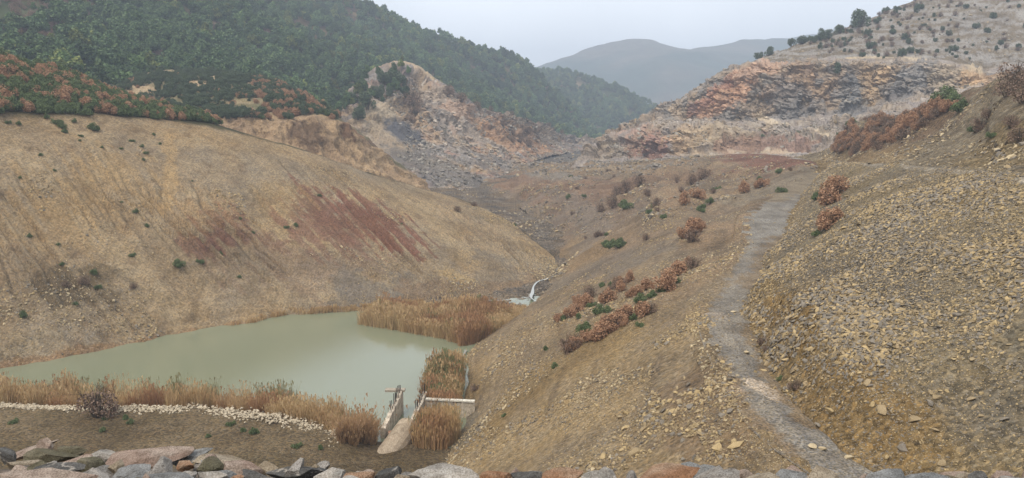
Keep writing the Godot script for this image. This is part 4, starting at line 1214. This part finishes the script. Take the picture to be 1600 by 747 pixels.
func reeds() -> void:
	var tall := reed_clump(1, 2.5, 46, 0.55)
	var low := reed_clump(2, 0.7, 46, 0.6)
	var front := reed_clump(3, 2.0, 46, 0.55)
	var straw := Color(0.46, 0.305, 0.16)
	var gold := Color(0.57, 0.42, 0.235)
	var rusty := Color(0.37, 0.20, 0.11)
	var olive := Color(0.20, 0.21, 0.10)
	var dam: Dictionary = sheets["dam"]
	# along the near shore, behind the line of stones
	var put := []
	var col := []
	for q in scatter(dam, 26000, func(at: Vector2, p: Vector3): return at.x > -80 and at.x < 590 and p.y < 1.45 and p.y > -0.9 and p.x < -13.2 and (p.x < -17.5 or p.z < -67.5)):
		var p: Vector3 = q[0]
		p.y = maxf(p.y, 0.0)
		var s := rng.randf_range(0.55, 1.15)
		put.append(Transform3D(Basis(Vector3.UP, rng.randf() * TAU).scaled(Vector3(s, s * (0.9 + 0.8 * n1.get_noise_2d(p.x * 12.0, p.z * 12.0)) * (0.7 if p.x > -17.0 else 1.0), s)), p))
		var t := n1.get_noise_2d(p.x * 14.0, p.z * 14.0)
		var c := straw.lerp(gold, clampf(0.5 + t * 2.0, 0, 1)).lerp(rusty, clampf(-t * 2.6 - 0.1, 0, 0.8))
		if q[0].y < -0.45 and n2.get_noise_2d(p.x * 12.0, 0.0) > 0.0:
			c = c.lerp(olive, 0.8)
		col.append(c)
	swarm("reed_bed", tall, mats["dry reeds"], put, "tawny strip of dry reeds along the near shore of the pond", col)
	# the delta
	var bed := func(area: PackedVector2Array, lo: Vector2, hi: Vector2, count: int, label: String, green: float, mesh: Mesh):
		var a := []
		var b := []
		for k in count:
			var at := Vector2(rng.randf_range(lo.x, hi.x), rng.randf_range(lo.y, hi.y))
			if not inside(at, area):
				continue
			var p := Y(at.x, at.y, 0.05)
			var s := rng.randf_range(0.6, 1.15)
			a.append(Transform3D(Basis(Vector3.UP, rng.randf() * TAU).scaled(Vector3(s, s * (0.95 + 0.8 * n1.get_noise_2d(p.x * 9.0, p.z * 9.0)), s)), p))
			var t := n1.get_noise_2d(p.x * 14.0, p.z * 14.0)
			var c := straw.lerp(gold, clampf(0.45 + t * 2.0, 0, 1)).lerp(rusty, clampf(-t * 2.0 - 0.1, 0, 0.6))
			if rng.randf() < green and n2.get_noise_2d(p.x * 16.0, p.z * 16.0) > 0.05:
				c = olive
			b.append(c)
		swarm("reed_bed", mesh, mats["dry reeds"], a, label, b)
	bed.call(poly([[562, 506], [640, 519], [700, 530], [726, 542], [770, 524], [812, 503], [800, 494], [700, 492], [600, 494]]), Vector2(555, 488), Vector2(815, 545), 5200, "golden reed bed at the mouth of the stream", 0.1, tall)
	bed.call(poly([[664, 640], [672, 600], [690, 578], [718, 572], [720, 600], [711, 640], [708, 648], [660, 646]]), Vector2(650, 570), Vector2(725, 650), 1500, "tawny reeds standing in the water behind the cross wall", 0.35, tall)
	bed.call(poly([[662, 660], [704, 662], [716, 684], [690, 704], [655, 704], [652, 690]]), Vector2(635, 655), Vector2(738, 712), 900, "tawny reeds between the cross wall and the dam", 0.2, front)
	put = []
	col = []
	for q in scatter(sheets["slope"], 60000, func(at: Vector2, p: Vector3): return at.x > 330 and at.x < 660 and p.y > -0.05 and p.y < 0.55 - clampf((480.0 - at.x) * 0.004, 0, 0.5)):
		put.append(Transform3D(Basis(Vector3.UP, rng.randf() * TAU).scaled(Vector3.ONE * rng.randf_range(0.6, 1.1)), q[0]))
		col.append(straw.lerp(gold, rng.randf()))
	swarm("dry_grass", low, mats["dry reeds"], put, "low fringe of dry grass along the foot of the bare hillside", col)
	bed.call(poly([[690, 488], [760, 478], [830, 480], [850, 492], [810, 498], [760, 488]]), Vector2(690, 476), Vector2(855, 500), 500, "low rusty sedge behind the reed bed", 0.3, low)
	# the large shrubs in the reeds
	row_of("brown", "brown_shrub", dam, [[155, 652, 56]], "large dark brown bush standing in the reeds by the line of stones", "shrub", "")
	var twigs := reed_clump(9, 3.3, 420, 0.4, 0.26, 0.3)
	for q in [[568, 692, 1.1], [552, 694, 0.95], [582, 694, 0.7], [534, 690, 0.8]]:
		var p := place(dam, q[0], q[1])
		var o := thing("twiggy_bush", p, "tall twiggy brown bush beside the concrete channel", "bush", "twiggy bushes beside the channel")
		o.scale = Vector3(q[2], q[2], q[2])
		o.rotation.y = rng.randf() * TAU
		part("stem", kinds["brown"][0][0], mats["bark"], o)
		part("twigs", twigs, mats["dry twigs"], o)

# ---------------------------------------------------------------- stones
func stones() -> void:
	var slabs := []
	for k in 5:
		slabs.append(rock(900 + k, 1, Vector3(1.15, 0.3, 0.6), 14, 0.12, Color(0.8, 0.8, 0.8), Color(1, 1, 1)))
	var lumps := []
	for k in 5:
		lumps.append(rock(950 + k, 1, Vector3(1, 0.6, 0.8), 12, 0.12, Color(0.8, 0.8, 0.8), Color(1, 1, 1)))
	var ochre := A(168, 149, 112)
	var dun := A(150, 134, 106)
	var slate := A(126, 120, 112)
	var pale := A(176, 162, 134)
	var m: Material = mats["loose stone"]
	var spread := func(s: Dictionary, tries: int, lo: float, hi: float, meshes: Array, tones: Array, ok: Callable, called: String, label: String):
		var put := [[], [], [], [], []]
		var col := [[], [], [], [], []]
		for q in scatter(s, tries, ok):
			var size: float = lo * pow(hi / lo, pow(rng.randf(), 2.4)) * clampf(0.85 + 1.6 * n2.get_noise_3dv(q[0] * 7.0), 0.45, 1.5)
			var k := rng.randi() % 5
			put[k].append(stone_at(q[0], q[1], Vector3.ONE * size))
			var t: float = clampf(rng.randf() * 0.7 + 0.5 * n1.get_noise_3dv(q[0] * 6.0) + 0.15, 0.0, 0.999) * tones.size()
			col[k].append((tones[int(t)] as Color) * rng.randf_range(0.58, 1.04))
		for k in 5:
			swarm(called, meshes[k], m, put[k], label, col[k])
	var scree: Dictionary = sheets["scree"]
	var bank: Dictionary = sheets["bank"]
	var in_view := func(at: Vector2, _p: Vector3): return at.x > -60 and at.x < 1680 and at.y < 790
	spread.call(scree, 230000, 0.04, 0.25, slabs, [ochre, dun, slate, ochre, slate, dun, slate], func(at: Vector2, p: Vector3): return at.x < 1700 and at.y < 800 and n1.get_noise_3dv(p * 9.0) + 0.35 * n3.get_noise_3dv(p * Vector3(3, 3, 26)) > -0.42, "scree_stones", "loose ochre and grey slabs of the scree")
	spread.call(bank, 110000, 0.04, 0.2, lumps, [dun, ochre, dun, slate, pale], func(at: Vector2, p: Vector3): return at.x < 1300 and at.y < 760 and p.z > -135.0 and n1.get_noise_3dv(p * 7.0) > -0.1, "slope_stones", "small stones strewn over the slope below the track")
	spread.call(bank, 70000, 0.1, 0.6, lumps, [dun, slate, dun, slate, pale], func(at: Vector2, p: Vector3): return p.z < -135.0 and n1.get_noise_3dv(p * 4.0) > -0.05, "slope_stones", "stones strewn over the far side of the valley")
	spread.call(sheets["floor"], 9000, 0.15, 0.6, lumps, [dun, slate, slate, pale], func(at: Vector2, p: Vector3): return n1.get_noise_3dv(p * 4.0) > -0.1, "stream_stones", "stones strewn along the stream bed")
	spread.call(sheets["slope"], 90000, 0.05, 0.26, lumps, [dun, ochre, dun, slate, pale], func(at: Vector2, p: Vector3): return at.y > 260 and at.x > -60 and p.y > 0.1 and n1.get_noise_3dv(p * 4.0) > clampf((460.0 - at.y) * 0.0025, -0.35, 0.3), "slope_stones", "stones strewn over the foot of the bare hillside")
	spread.call(sheets["upper"], 12000, 0.12, 0.5, slabs, [pale, dun, slate, pale], func(at: Vector2, p: Vector3): return n1.get_noise_3dv(p * 6.0) > -0.15, "slope_stones", "pale slabs strewn over the slope above the upper path")
	spread.call(sheets["spur"], 30000, 0.2, 1.1, lumps, [slate, slate, A(150, 146, 140), slate], func(at: Vector2, p: Vector3): return at.x > 600 and at.y > 130 and n1.get_noise_3dv(p * 4.0 + Vector3(9, 9, 9)) > 0.0, "quarry_rubble", "grey rubble lying on the quarried spur")
	spread.call(sheets["quarry"], 50000, 0.2, 1.1, slabs, [slate, slate, A(150, 146, 140), dun], func(at: Vector2, p: Vector3): return at.y > 0 and n1.get_noise_3dv(p * 4.0 + Vector3(9, 9, 9)) > 0.05 and (at.y > 175 + (1100 - at.x) * 0.1 or at.y < 100) and not on_road(at), "quarry_rubble", "grey rubble lying on the benches of the quarry hill")
	var grey_rubble := [A(122, 118, 114), A(140, 134, 128), slate, dun]
	spread.call(sheets["floor"], 30000, 0.3, 1.3, lumps, grey_rubble, func(at: Vector2, p: Vector3): return p.z < -300.0, "quarry_rubble", "grey rubble filling the head of the valley")
	spread.call(bank, 60000, 0.25, 1.1, lumps, grey_rubble, func(at: Vector2, p: Vector3): return p.z < -215.0 and at.x > 800 and at.x < 1090 and at.y < 276 and n1.get_noise_3dv(p * 5.0) > -0.1, "quarry_rubble", "grey rubble terraces below the quarry hill")
	# broken blocks standing out of the quarry faces, each in the tone of the face it broke from
	for f in [["quarry", 16000, poly([[950, 250], [1040, 170], [1140, 105], [1230, 95], [1480, 100], [1540, 130], [1400, 165], [1300, 190], [1100, 245]]), "blocks standing out of the face of the quarry hill"], ["spur", 9000, poly([[600, 130], [680, 110], [850, 190], [920, 230], [760, 290], [660, 280], [630, 190]]), "blocks standing out of the face of the quarried spur"]]:
		var put2 := [[], [], [], [], []]
		var col2 := [[], [], [], [], []]
		for q in scatter(sheets[f[0]], f[1], func(at: Vector2, p: Vector3): return inside(at, f[2]) and not on_road(at)):
			var k := rng.randi() % 5
			var size := 0.35 + 1.7 * pow(rng.randf(), 3.0)
			var up := Vector3(rng.randfn() * 0.25 + 0.3, 1, rng.randfn() * 0.25).normalized()
			var x := up.cross(q[1] + Vector3(rng.randfn(), rng.randfn(), rng.randfn()) * 0.3).normalized()
			put2[k].append(Transform3D(Basis(x * size, up * size * rng.randf_range(0.6, 1.3), x.cross(up) * size), q[0]))
			col2[k].append((q[2] as Color) * rng.randf_range(0.86, 1.14))
		for k in 5:
			swarm("quarry_blocks", lumps[k], m, put2[k], f[3], col2[k])
	spread.call(sheets["track"], 2600, 0.03, 0.12, lumps, [dun, slate, slate, dun], func(at: Vector2, p: Vector3): return p.z > -120.0, "track_gravel", "loose gravel lying on the track")
	spread.call(bank, 40000, 0.05, 0.22, lumps, [ochre, dun, pale, slate], func(at: Vector2, p: Vector3): return p.z > -125.0 and p.y > 13.5, "verge_stones", "small stones along the outer verge of the track")
	# larger stones, each its own
	var singles := func(s: Dictionary, count: int, lo: float, hi: float, meshes: Array, tones: Array, ok: Callable, called: String, label: String, group: String):
		var tinted := []
		for t in tones.size():
			for k in 3:
				tinted.append(rock(1000 + t * 10 + k + count, 1, Vector3(1, [0.3, 0.42, 0.6][k], [0.6, 0.75, 0.8][k]), 15, 0.1, tones[t] * 0.7, tones[t] * 0.92))
		var left := count
		for q in scatter(s, count * 12, ok):
			if left <= 0:
				break
			left -= 1
			var o := solo(called, tinted[rng.randi() % tinted.size()], m, Vector3.ZERO, label, "stone", group)
			o.transform = stone_at(q[0], q[1], Vector3.ONE * lo * pow(hi / lo, pow(rng.randf(), 1.8)))
	singles.call(scree, 290, 0.22, 0.55, slabs, [ochre, dun, slate, dun], func(at: Vector2, p: Vector3): return at.x > 1180 and at.x < 1600 and at.y > 290 and at.y < 735, "flat_rock", "larger angular slab lying in the scree above the track", "larger slabs in the scree")
	singles.call(bank, 150, 0.2, 0.62, lumps, [ochre, dun, slate], func(at: Vector2, p: Vector3): return inside(at, poly([[960, 640], [1090, 580], [1140, 640], [1160, 700], [1120, 728], [940, 725]])), "ochre_stone", "ochre stone in the heap beside the near end of the track", "stones heaped beside the track")
	singles.call(bank, 80, 0.14, 0.36, lumps, [ochre, pale, dun], func(at: Vector2, p: Vector3): return inside(at, poly([[1070, 480], [1098, 470], [1100, 560], [1110, 590], [1060, 560]])) or inside(at, poly([[1090, 440], [1140, 405], [1150, 420], [1100, 465]])), "pale_stone", "pale stone on the outer edge of the track", "stones on the track edge")
	singles.call(scree, 50, 0.16, 0.42, lumps, [ochre, dun, slate], func(at: Vector2, p: Vector3): return inside(at, poly([[1250, 640], [1300, 680], [1400, 735], [1340, 735], [1240, 650]])), "fallen_stone", "stone fallen from the yellow bank beside the track", "stones at the foot of the yellow bank")
	for q in [[1165, 353, 0.55], [1283, 703, 0.32], [1270, 697, 0.34], [1168, 551, 0.3], [1325, 716, 0.34], [1145, 488, 0.3], [1240, 620, 0.35]]:
		var p := place(sheets["track"], q[0], q[1])
		var o := solo("track_stone", rock(1500 + int(q[0]), 1, Vector3(1, 0.45, 0.7), 9, 0.12, pale * 0.8, pale), m, Vector3.ZERO, "flat pale stone lying on the gravel track", "stone", "stones lying on the track")
		o.transform = stone_at(p, Vector3.UP, Vector3.ONE * float(q[2]))
	# the line of white stones on the berm
	var put := [[], [], [], [], []]
	var col := [[], [], [], [], []]
	var xs := [-75.0, -55.0, -45.0, -30.0, -20.0, -15.0]
	var zs := [-74.0, -72.5, -71.4, -71.0, -68.2, -64.8]
	for k in 2600:
		var x := rng.randf_range(-70, -14.0)
		var z := 0.0
		for i in 5:
			if x >= xs[i] and x <= xs[i + 1]:
				z = lerpf(zs[i], zs[i + 1], (x - xs[i]) / (xs[i + 1] - xs[i]))
		var p := Vector3(x, 0, z + rng.randfn() * lerpf(0.25, 0.75, clampf((x + 50.0) / 30.0, 0, 1)))
		p.y = 2.03 if x < -21 else lerpf(1.95, 1.5, (x + 21.0) / 7.0)
		var c := rng.randi() % 5
		put[c].append(stone_at(p, Vector3.UP, Vector3.ONE * rng.randf_range(0.09, 0.24)))
		col[c].append(A(176, 166, 148) * rng.randf_range(0.75, 1.05))
	for k in 5:
		swarm("white_stones", lumps[k], m, put[k], "line of white stones edging the dry grass berm", col[k])

# ---------------------------------------------------------------- boulders on the crest of the dam
func boulders() -> void:
	var tone := {
		"pink": [Color(0.38, 0.29, 0.25), Color(0.54, 0.47, 0.42)], "grey": [Color(0.27, 0.27, 0.27), Color(0.46, 0.45, 0.44)], "dark": [Color(0.10, 0.105, 0.11), Color(0.21, 0.215, 0.22)],
		"blue": [Color(0.24, 0.26, 0.28), Color(0.38, 0.40, 0.42)], "orange": [Color(0.36, 0.20, 0.12), Color(0.48, 0.36, 0.27)], "beige": [Color(0.34, 0.29, 0.22), Color(0.50, 0.45, 0.37)], "white": [Color(0.38, 0.38, 0.37), Color(0.64, 0.62, 0.59)], "moss": [Color(0.15, 0.145, 0.10), Color(0.25, 0.235, 0.18)]}
	var m: Material = mats["boulder rock"]
	# pixel x, pixel y, width, height, distance, tone, label
	var list := [
		[12, 706, 40, 34, 7.2, "dark", "dark grey rounded boulder next to a pink flat one"],
		[45, 702, 64, 24, 7.6, "pink", "flat pink boulder leaning against the upright boulder"],
		[72, 692, 34, 36, 7.6, "pink", "upright pointed boulder standing above its neighbours"],
		[75, 710, 62, 30, 7.0, "moss", "mossy dark grey boulder at the foot of the upright one"],
		[110, 702, 50, 28, 7.3, "moss", "ochre stained grey boulder behind a rounded pink one"],
		[124, 718, 48, 26, 6.6, "pink", "rounded pink boulder below the white streaked one"],
		[158, 712, 60, 30, 6.9, "white", "white streaked grey boulder with an ochre patch"],
		[216, 716, 112, 30, 6.8, "pink", "long pinkish grey slab boulder, the widest in the riprap"],
		[298, 708, 68, 30, 7.0, "blue", "pointed blue grey slab boulder tilted up at one end"],
		[42, 722, 60, 30, 6.4, "beige", "lumpy brownish pink boulder under the flat pink one"],
		[82, 730, 74, 22, 6.0, "dark", "thin dark slab under the mossy boulder"],
		[78, 746, 150, 44, 5.5, "pink", "large pink and orange boulder on the dam crest edge"],
		[14, 742, 56, 40, 5.7, "pink", "pinkish boulder touching the large pink and orange one"],
		[148, 744, 68, 42, 5.6, "grey", "rough grey boulder between pink and blue slabs"],
		[208, 740, 96, 34, 5.7, "blue", "blue grey slab below the widest pinkish slab"],
		[276, 746, 100, 24, 5.5, "blue", "smooth blue grey slab touching a speckled pale boulder"],
		[291, 722, 30, 26, 6.5, "orange", "small ochre boulder under the pointed blue slab"],
		[354, 718, 86, 30, 6.7, "beige", "broad sandy pink boulder behind the grey pink block"],
		[384, 732, 72, 44, 6.1, "pink", "large grey pink block beside a pale hollowed boulder"],
		[418, 730, 44, 38, 6.2, "beige", "pale hollowed boulder between pink block and black one"],
		[332, 742, 54, 34, 5.7, "white", "speckled pale boulder above an orange chip"],
		[366, 748, 36, 18, 5.4, "orange", "orange chip of rock at the foot of the grey pink block"],
		[402, 744, 50, 28, 5.6, "dark", "dark boulder with one pale edge"],
		[470, 734, 80, 38, 6.0, "dark", "large black boulder beside the striped grey one"],
		[516, 740, 64, 40, 5.8, "white", "striped grey and white boulder beside the black one"],
		[556, 742, 70, 26, 5.8, "orange", "flat orange boulder between striped and dark ones"],
		[608, 736, 52, 40, 5.9, "dark", "dark grey boulder with a pointed top before the culvert"],
		[634, 746, 44, 34, 5.5, "beige", "faceted beige boulder before the dark pointed one"],
		[700, 748, 116, 32, 5.5, "white", "long pale grey boulder behind the dam crest edge"],
		[772, 750, 46, 30, 5.4, "orange", "orange veined boulder at the end of the long pale one"],
		[820, 750, 56, 32, 5.4, "dark", "black lumpy boulder among orange and grey ones"],
		[876, 748, 70, 26, 5.5, "orange", "pale orange boulder behind the black lumpy one"],
		[936, 750, 70, 28, 5.4, "white", "grey crumbly boulder between two orange ones"],
		[1036, 750, 120, 30, 5.4, "orange", "broad flat orange pink boulder below the ochre stones"],
		[1130, 750, 80, 28, 5.4, "grey", "rough grey boulder beside the broad orange one"],
		[1196, 750, 56, 30, 5.4, "beige", "pale beige boulder next to a bluish flat one"],
		[1238, 748, 66, 26, 5.5, "blue", "bluish flat boulder below the gravel track"],
		[1290, 748, 74, 44, 5.5, "beige", "rounded tan boulder standing before the gravel track"],
		[1386, 750, 90, 32, 5.4, "blue", "pale blue slab boulder below the yellow bank"],
		[1452, 752, 76, 28, 5.3, "blue", "dull blue boulder touching the pale blue slab"],
		[1528, 748, 44, 36, 5.4, "dark", "rough dark grey boulder below the scree"],
		[1585, 754, 60, 26, 5.3, "grey", "grey boulder at the end of the riprap below the scree"]]
	var n := 0
	for q in list:
		n += 1
		var p := D(q[0], q[1] + (-5.0 if q[0] > 650 else 2.0), q[4])
		var w: float = q[2] * q[4] / FOCAL * 0.78
		var h: float = q[3] * q[4] / FOCAL * 0.52
		var cc: Array = tone[q[5]]
		var mesh := rock(3000 + n * 7, 4 if q[2] > 55 else 3, Vector3(w, h, w * 0.55), 22, 0.055, cc[0], cc[1], 0.6 if q[5] == "white" else (0.15 if q[5] == "dark" else 0.0))
		var o := solo("boulder", mesh, m, p - Vector3(0, h * 0.2, 0), q[6], "boulder", "boulders along the dam crest")
		o.rotation = Vector3(rng.randfn() * 0.1, rng.randf_range(-0.5, 0.5), rng.randfn() * 0.14)
	# smaller stones that fill the gaps of the riprap
	var names := ["pink", "grey", "white", "blue", "beige", "grey", "moss", "pink"]
	var fills := []
	for k in 16:
		var cc: Array = tone[names[k % names.size()]]
		fills.append(rock(3900 + k, 2, Vector3(1, 0.75, 0.9), 11, 0.1, cc[0], cc[1]))
	for k in 190:
		var px := rng.randf_range(-60, 1660)
		var line := 712.0 if px < 330 else lerpf(722.0, 735.0, clampf((px - 330.0) / 400.0, 0, 1))
		var py := rng.randf_range(line, 790.0)
		var d := lerpf(6.9, 4.4, (py - 700.0) / 90.0) + rng.randf_range(-0.15, 0.25)
		var p := D(px, py + 14.0, d)
		var o := solo("riprap_stone", fills[rng.randi() % 16], m, p, "smaller stone wedged between the boulders on the dam crest", "stone", "small stones of the riprap")
		o.rotation = Vector3(rng.randf() * 6.0, rng.randf() * 6.0, rng.randf() * 6.0)
		o.scale = Vector3.ONE * rng.randf_range(0.09, 0.19)

# ---------------------------------------------------------------- concrete works
func wall_mesh(a: Vector3, b: Vector3, thick: float, low: float, sd: int) -> ArrayMesh:
	# a broken concrete wall whose top runs from a to b
	var st := begin()
	var n := 26
	var dir := b - a
	dir.y = 0
	var side := Vector3(-dir.z, 0, dir.x).normalized() * thick * 0.5
	for k in n:
		var p := a.lerp(b, float(k) / n)
		var q := a.lerp(b, float(k + 1) / n)
		p.y += 0.22 * n3.get_noise_2d(k * 34.0, sd * 77.0)
		q.y += 0.22 * n3.get_noise_2d((k + 1) * 34.0, sd * 77.0)
		var pl := Vector3(p.x, low, p.z)
		var ql := Vector3(q.x, low, q.z)
		var faces := [[p - side, q - side, q + side, p + side], [pl + side, ql + side, q + side, p + side], [pl - side, ql - side, q - side, p - side]]
		if k == 0: faces.append([pl - side, pl + side, p + side, p - side])
		if k == n - 1: faces.append([ql - side, ql + side, q + side, q - side])
		for f in faces:
			var nn: Vector3 = (f[1] - f[0]).cross(f[3] - f[0]).normalized()
			var out: Vector3 = (f[0] + f[2]) * 0.5 - (p + pl) * 0.5
			if nn.dot(out) < 0.0: nn = -nn
			var c := A(196, 188, 176) * (0.8 + 0.3 * n3.get_noise_2d(k * 55.0, sd * 9.0))
			for e in ([0, 1, 2, 0, 2, 3] if (f[1] - f[0]).cross(f[3] - f[0]).dot(nn) < 0.0 else [0, 2, 1, 0, 3, 2]):
				st.set_color(c)
				st.set_normal(nn)
				st.add_vertex(f[e])
	return st.commit()

func works() -> void:
	var conc: Material = mats["old concrete"]
	var o := thing("intake_channel", Vector3(-10.6, 0, -71.5), "broken concrete intake channel with rusty reinforcing bars at the pond", "channel")
	var base := o.position
	var walls := [[Vector3(-12.15, 0.9, -68.8), Vector3(-11.3, 2.3, -75.4)], [Vector3(-9.75, 0.9, -69.0), Vector3(-8.9, 2.1, -75.6)]]
	var n := 0
	for w in walls:
		n += 1
		var part_wall := part("channel_wall", wall_mesh(w[0] - base, w[1] - base, 0.42, -1.2, n), conc, o)
		for k in 9:
			var t := 0.45 + 0.065 * k
			var p: Vector3 = (w[0] as Vector3).lerp(w[1], t) - base
			var st := begin()
			tube(st, p - Vector3(0, 0.2, 0), p + Vector3(rng.randfn() * 0.06, rng.randf_range(0.6, 1.3), rng.randfn() * 0.06), 0.045, 0.04, 5)
			part("reinforcing_bar", st.commit(), mats["rusty steel"], part_wall)
	var st := begin()
	box(st, Vector3(-11.9, 2.35, -75.4) - base, Vector3(1.0, 0.1, 0.35), 0.0, A(150, 144, 134))
	part("platform_beam", st.commit(), conc, o)
	st = begin()
	box(st, Vector3(-10.6, 0.1, -69.4) - base, Vector3(1.1, 0.35, 0.3), 0.1, A(176, 140, 118))
	part("sill", st.commit(), conc, o)
	var w2 := thing("cross_wall", Vector3(-6.4, 0, -74.2), "low white concrete wall crossing the reeds from the channel", "wall")
	part("wall_panel", wall_mesh(Vector3(-8.8, 1.62, -74.6) - w2.position, Vector3(-3.7, 1.55, -73.9) - w2.position, 0.3, -0.6, 5), conc, w2)
	st = begin()
	for k in 4:
		box(st, Vector3(-8.1 + k * 1.25, 1.72, -74.5 + k * 0.17) - w2.position, Vector3(0.61, 0.07, 0.24), -0.14, A(206, 200, 190) * (0.9 + 0.05 * k))
	part("coping", st.commit(), conc, w2)
	# the culvert barrel
	var c := thing("culvert_pipe", Vector3(-10.7, 0.02, -66.6), "rounded concrete culvert barrel leading from the channel into the dam", "culvert")
	st = begin()
	var ring := 9
	for half in [[1.22, 0.0], [1.0, 0.02]]:
		for k in ring:
			var t0 := PI * k / ring
			var t1 := PI * (k + 1) / ring
			for j in 6:
				var z0 := 2.5 - j * 0.95
				var z1 := z0 - 0.95
				var r: float = half[0]
				var q := [Vector3(cos(t0) * r, sin(t0) * r * 0.98, z0), Vector3(cos(t1) * r, sin(t1) * r * 0.98, z0), Vector3(cos(t1) * r, sin(t1) * r * 0.98, z1), Vector3(cos(t0) * r, sin(t0) * r * 0.98, z1)]
				var nn := Vector3(cos((t0 + t1) / 2), sin((t0 + t1) / 2), 0)
				for e in ([0, 2, 1, 0, 3, 2] if (q[2] - q[0]).cross(q[1] - q[0]).dot(nn) < 0.0 else [0, 1, 2, 0, 2, 3]):
					st.set_color(A(158, 146, 130) * (0.92 + 0.12 * n3.get_noise_2d(k * 30.0, j * 45.0)))
					st.set_normal(nn)
					st.add_vertex(q[e])
	part("barrel", st.commit(), conc, c)
	st = begin()
	for k in ring:
		var t0 := PI * k / ring
		var t1 := PI * (k + 1) / ring
		for z in [2.5, -3.2]:
			var q := [Vector3(cos(t0) * 1.22, sin(t0) * 1.2, z), Vector3(cos(t1) * 1.22, sin(t1) * 1.2, z), Vector3(cos(t1) * 1.0, sin(t1) * 0.98, z), Vector3(cos(t0) * 1.0, sin(t0) * 0.98, z)]
			for e in ([0, 1, 2, 0, 2, 3] if (q[1] - q[0]).cross(q[2] - q[0]).z * z < 0.0 else [0, 2, 1, 0, 3, 2]):
				st.set_color(A(150, 134, 114))
				st.set_normal(Vector3(0, 0, 1 if z > 0 else -1))
				st.add_vertex(q[e])
	part("rim", st.commit(), conc, c)
	c.rotation = Vector3(0.2, -0.3, 0)

func _ready() -> void:
	rng.seed = 20
	# --- camera, air, sky and sun
	var cam := Camera3D.new()
	cam.name = "camera"
	cam.position = EYE
	cam.rotation = Vector3(-PITCH, 0, 0)
	cam.fov = rad_to_deg(2.0 * atan(373.5 / FOCAL))
	cam.near = 0.1
	cam.far = 6000.0
	add_child(cam)
	var env := Environment.new()
	env.background_mode = Environment.BG_SKY
	var sky := ProceduralSkyMaterial.new()
	sky.sky_top_color = Color(0.785, 0.805, 0.83)
	sky.sky_horizon_color = Color(0.79, 0.812, 0.838)
	var cover := noise_tex(noise(FastNoiseLite.TYPE_SIMPLEX_SMOOTH, 0.009, 5, 77), 1024, ramp([[0.0, Color(1, 1, 1, 0.0)], [0.45, Color(1, 1, 1, 0.02)], [1.0, Color(1, 1, 1, 0.16)]]))
	cover.height = 512
	sky.sky_cover = cover
	sky.ground_horizon_color = Color(0.62, 0.64, 0.66)
	sky.ground_bottom_color = Color(0.35, 0.33, 0.3)
	sky.sky_curve = 0.15
	env.sky = Sky.new()
	env.sky.sky_material = sky
	env.tonemap_mode = Environment.TONE_MAPPER_LINEAR
	env.tonemap_exposure = 2.05
	env.fog_enabled = true
	env.fog_density = 0.00052
	env.fog_light_color = Color(0.82, 0.87, 0.94)
	env.sdfgi_enabled = true
	env.ssao_enabled = true
	env.ssil_enabled = true
	var we := WorldEnvironment.new()
	we.name = "environment"
	we.environment = env
	add_child(we)
	var sun := DirectionalLight3D.new()
	sun.name = "sun"
	sun.light_energy = 0.5
	sun.light_angular_distance = 25.0
	sun.light_color = Color(1.0, 0.97, 0.93)
	sun.shadow_enabled = true
	sun.rotation_degrees = Vector3(-58, -40, 0)
	add_child(sun)

	n1 = noise(FastNoiseLite.TYPE_SIMPLEX_SMOOTH, 0.01, 4, 1)
	n2 = noise(FastNoiseLite.TYPE_SIMPLEX_SMOOTH, 0.01, 3, 2)
	n3 = noise(FastNoiseLite.TYPE_SIMPLEX_SMOOTH, 0.01, 2, 3)
	ridged = noise(FastNoiseLite.TYPE_SIMPLEX_SMOOTH, 0.01, 3, 4, FastNoiseLite.FRACTAL_RIDGED)
	cells = noise(FastNoiseLite.TYPE_CELLULAR, 0.01, 1, 5, FastNoiseLite.FRACTAL_NONE)
	cells.cellular_return_type = FastNoiseLite.RETURN_DISTANCE
	blocks = noise(FastNoiseLite.TYPE_CELLULAR, 0.01, 1, 6, FastNoiseLite.FRACTAL_NONE)
	blocks.cellular_return_type = FastNoiseLite.RETURN_CELL_VALUE
	var t0 := Time.get_ticks_msec()
	make_materials()
	print("materials ", Time.get_ticks_msec() - t0)
	land()
	print("land ", Time.get_ticks_msec() - t0)
	track()
	water()
	print("water ", Time.get_ticks_msec() - t0)
	plants()
	print("plants ", Time.get_ticks_msec() - t0)
	reeds()
	stones()
	print("stones ", Time.get_ticks_msec() - t0)
	boulders()
	works()
	print("all ", Time.get_ticks_msec() - t0)
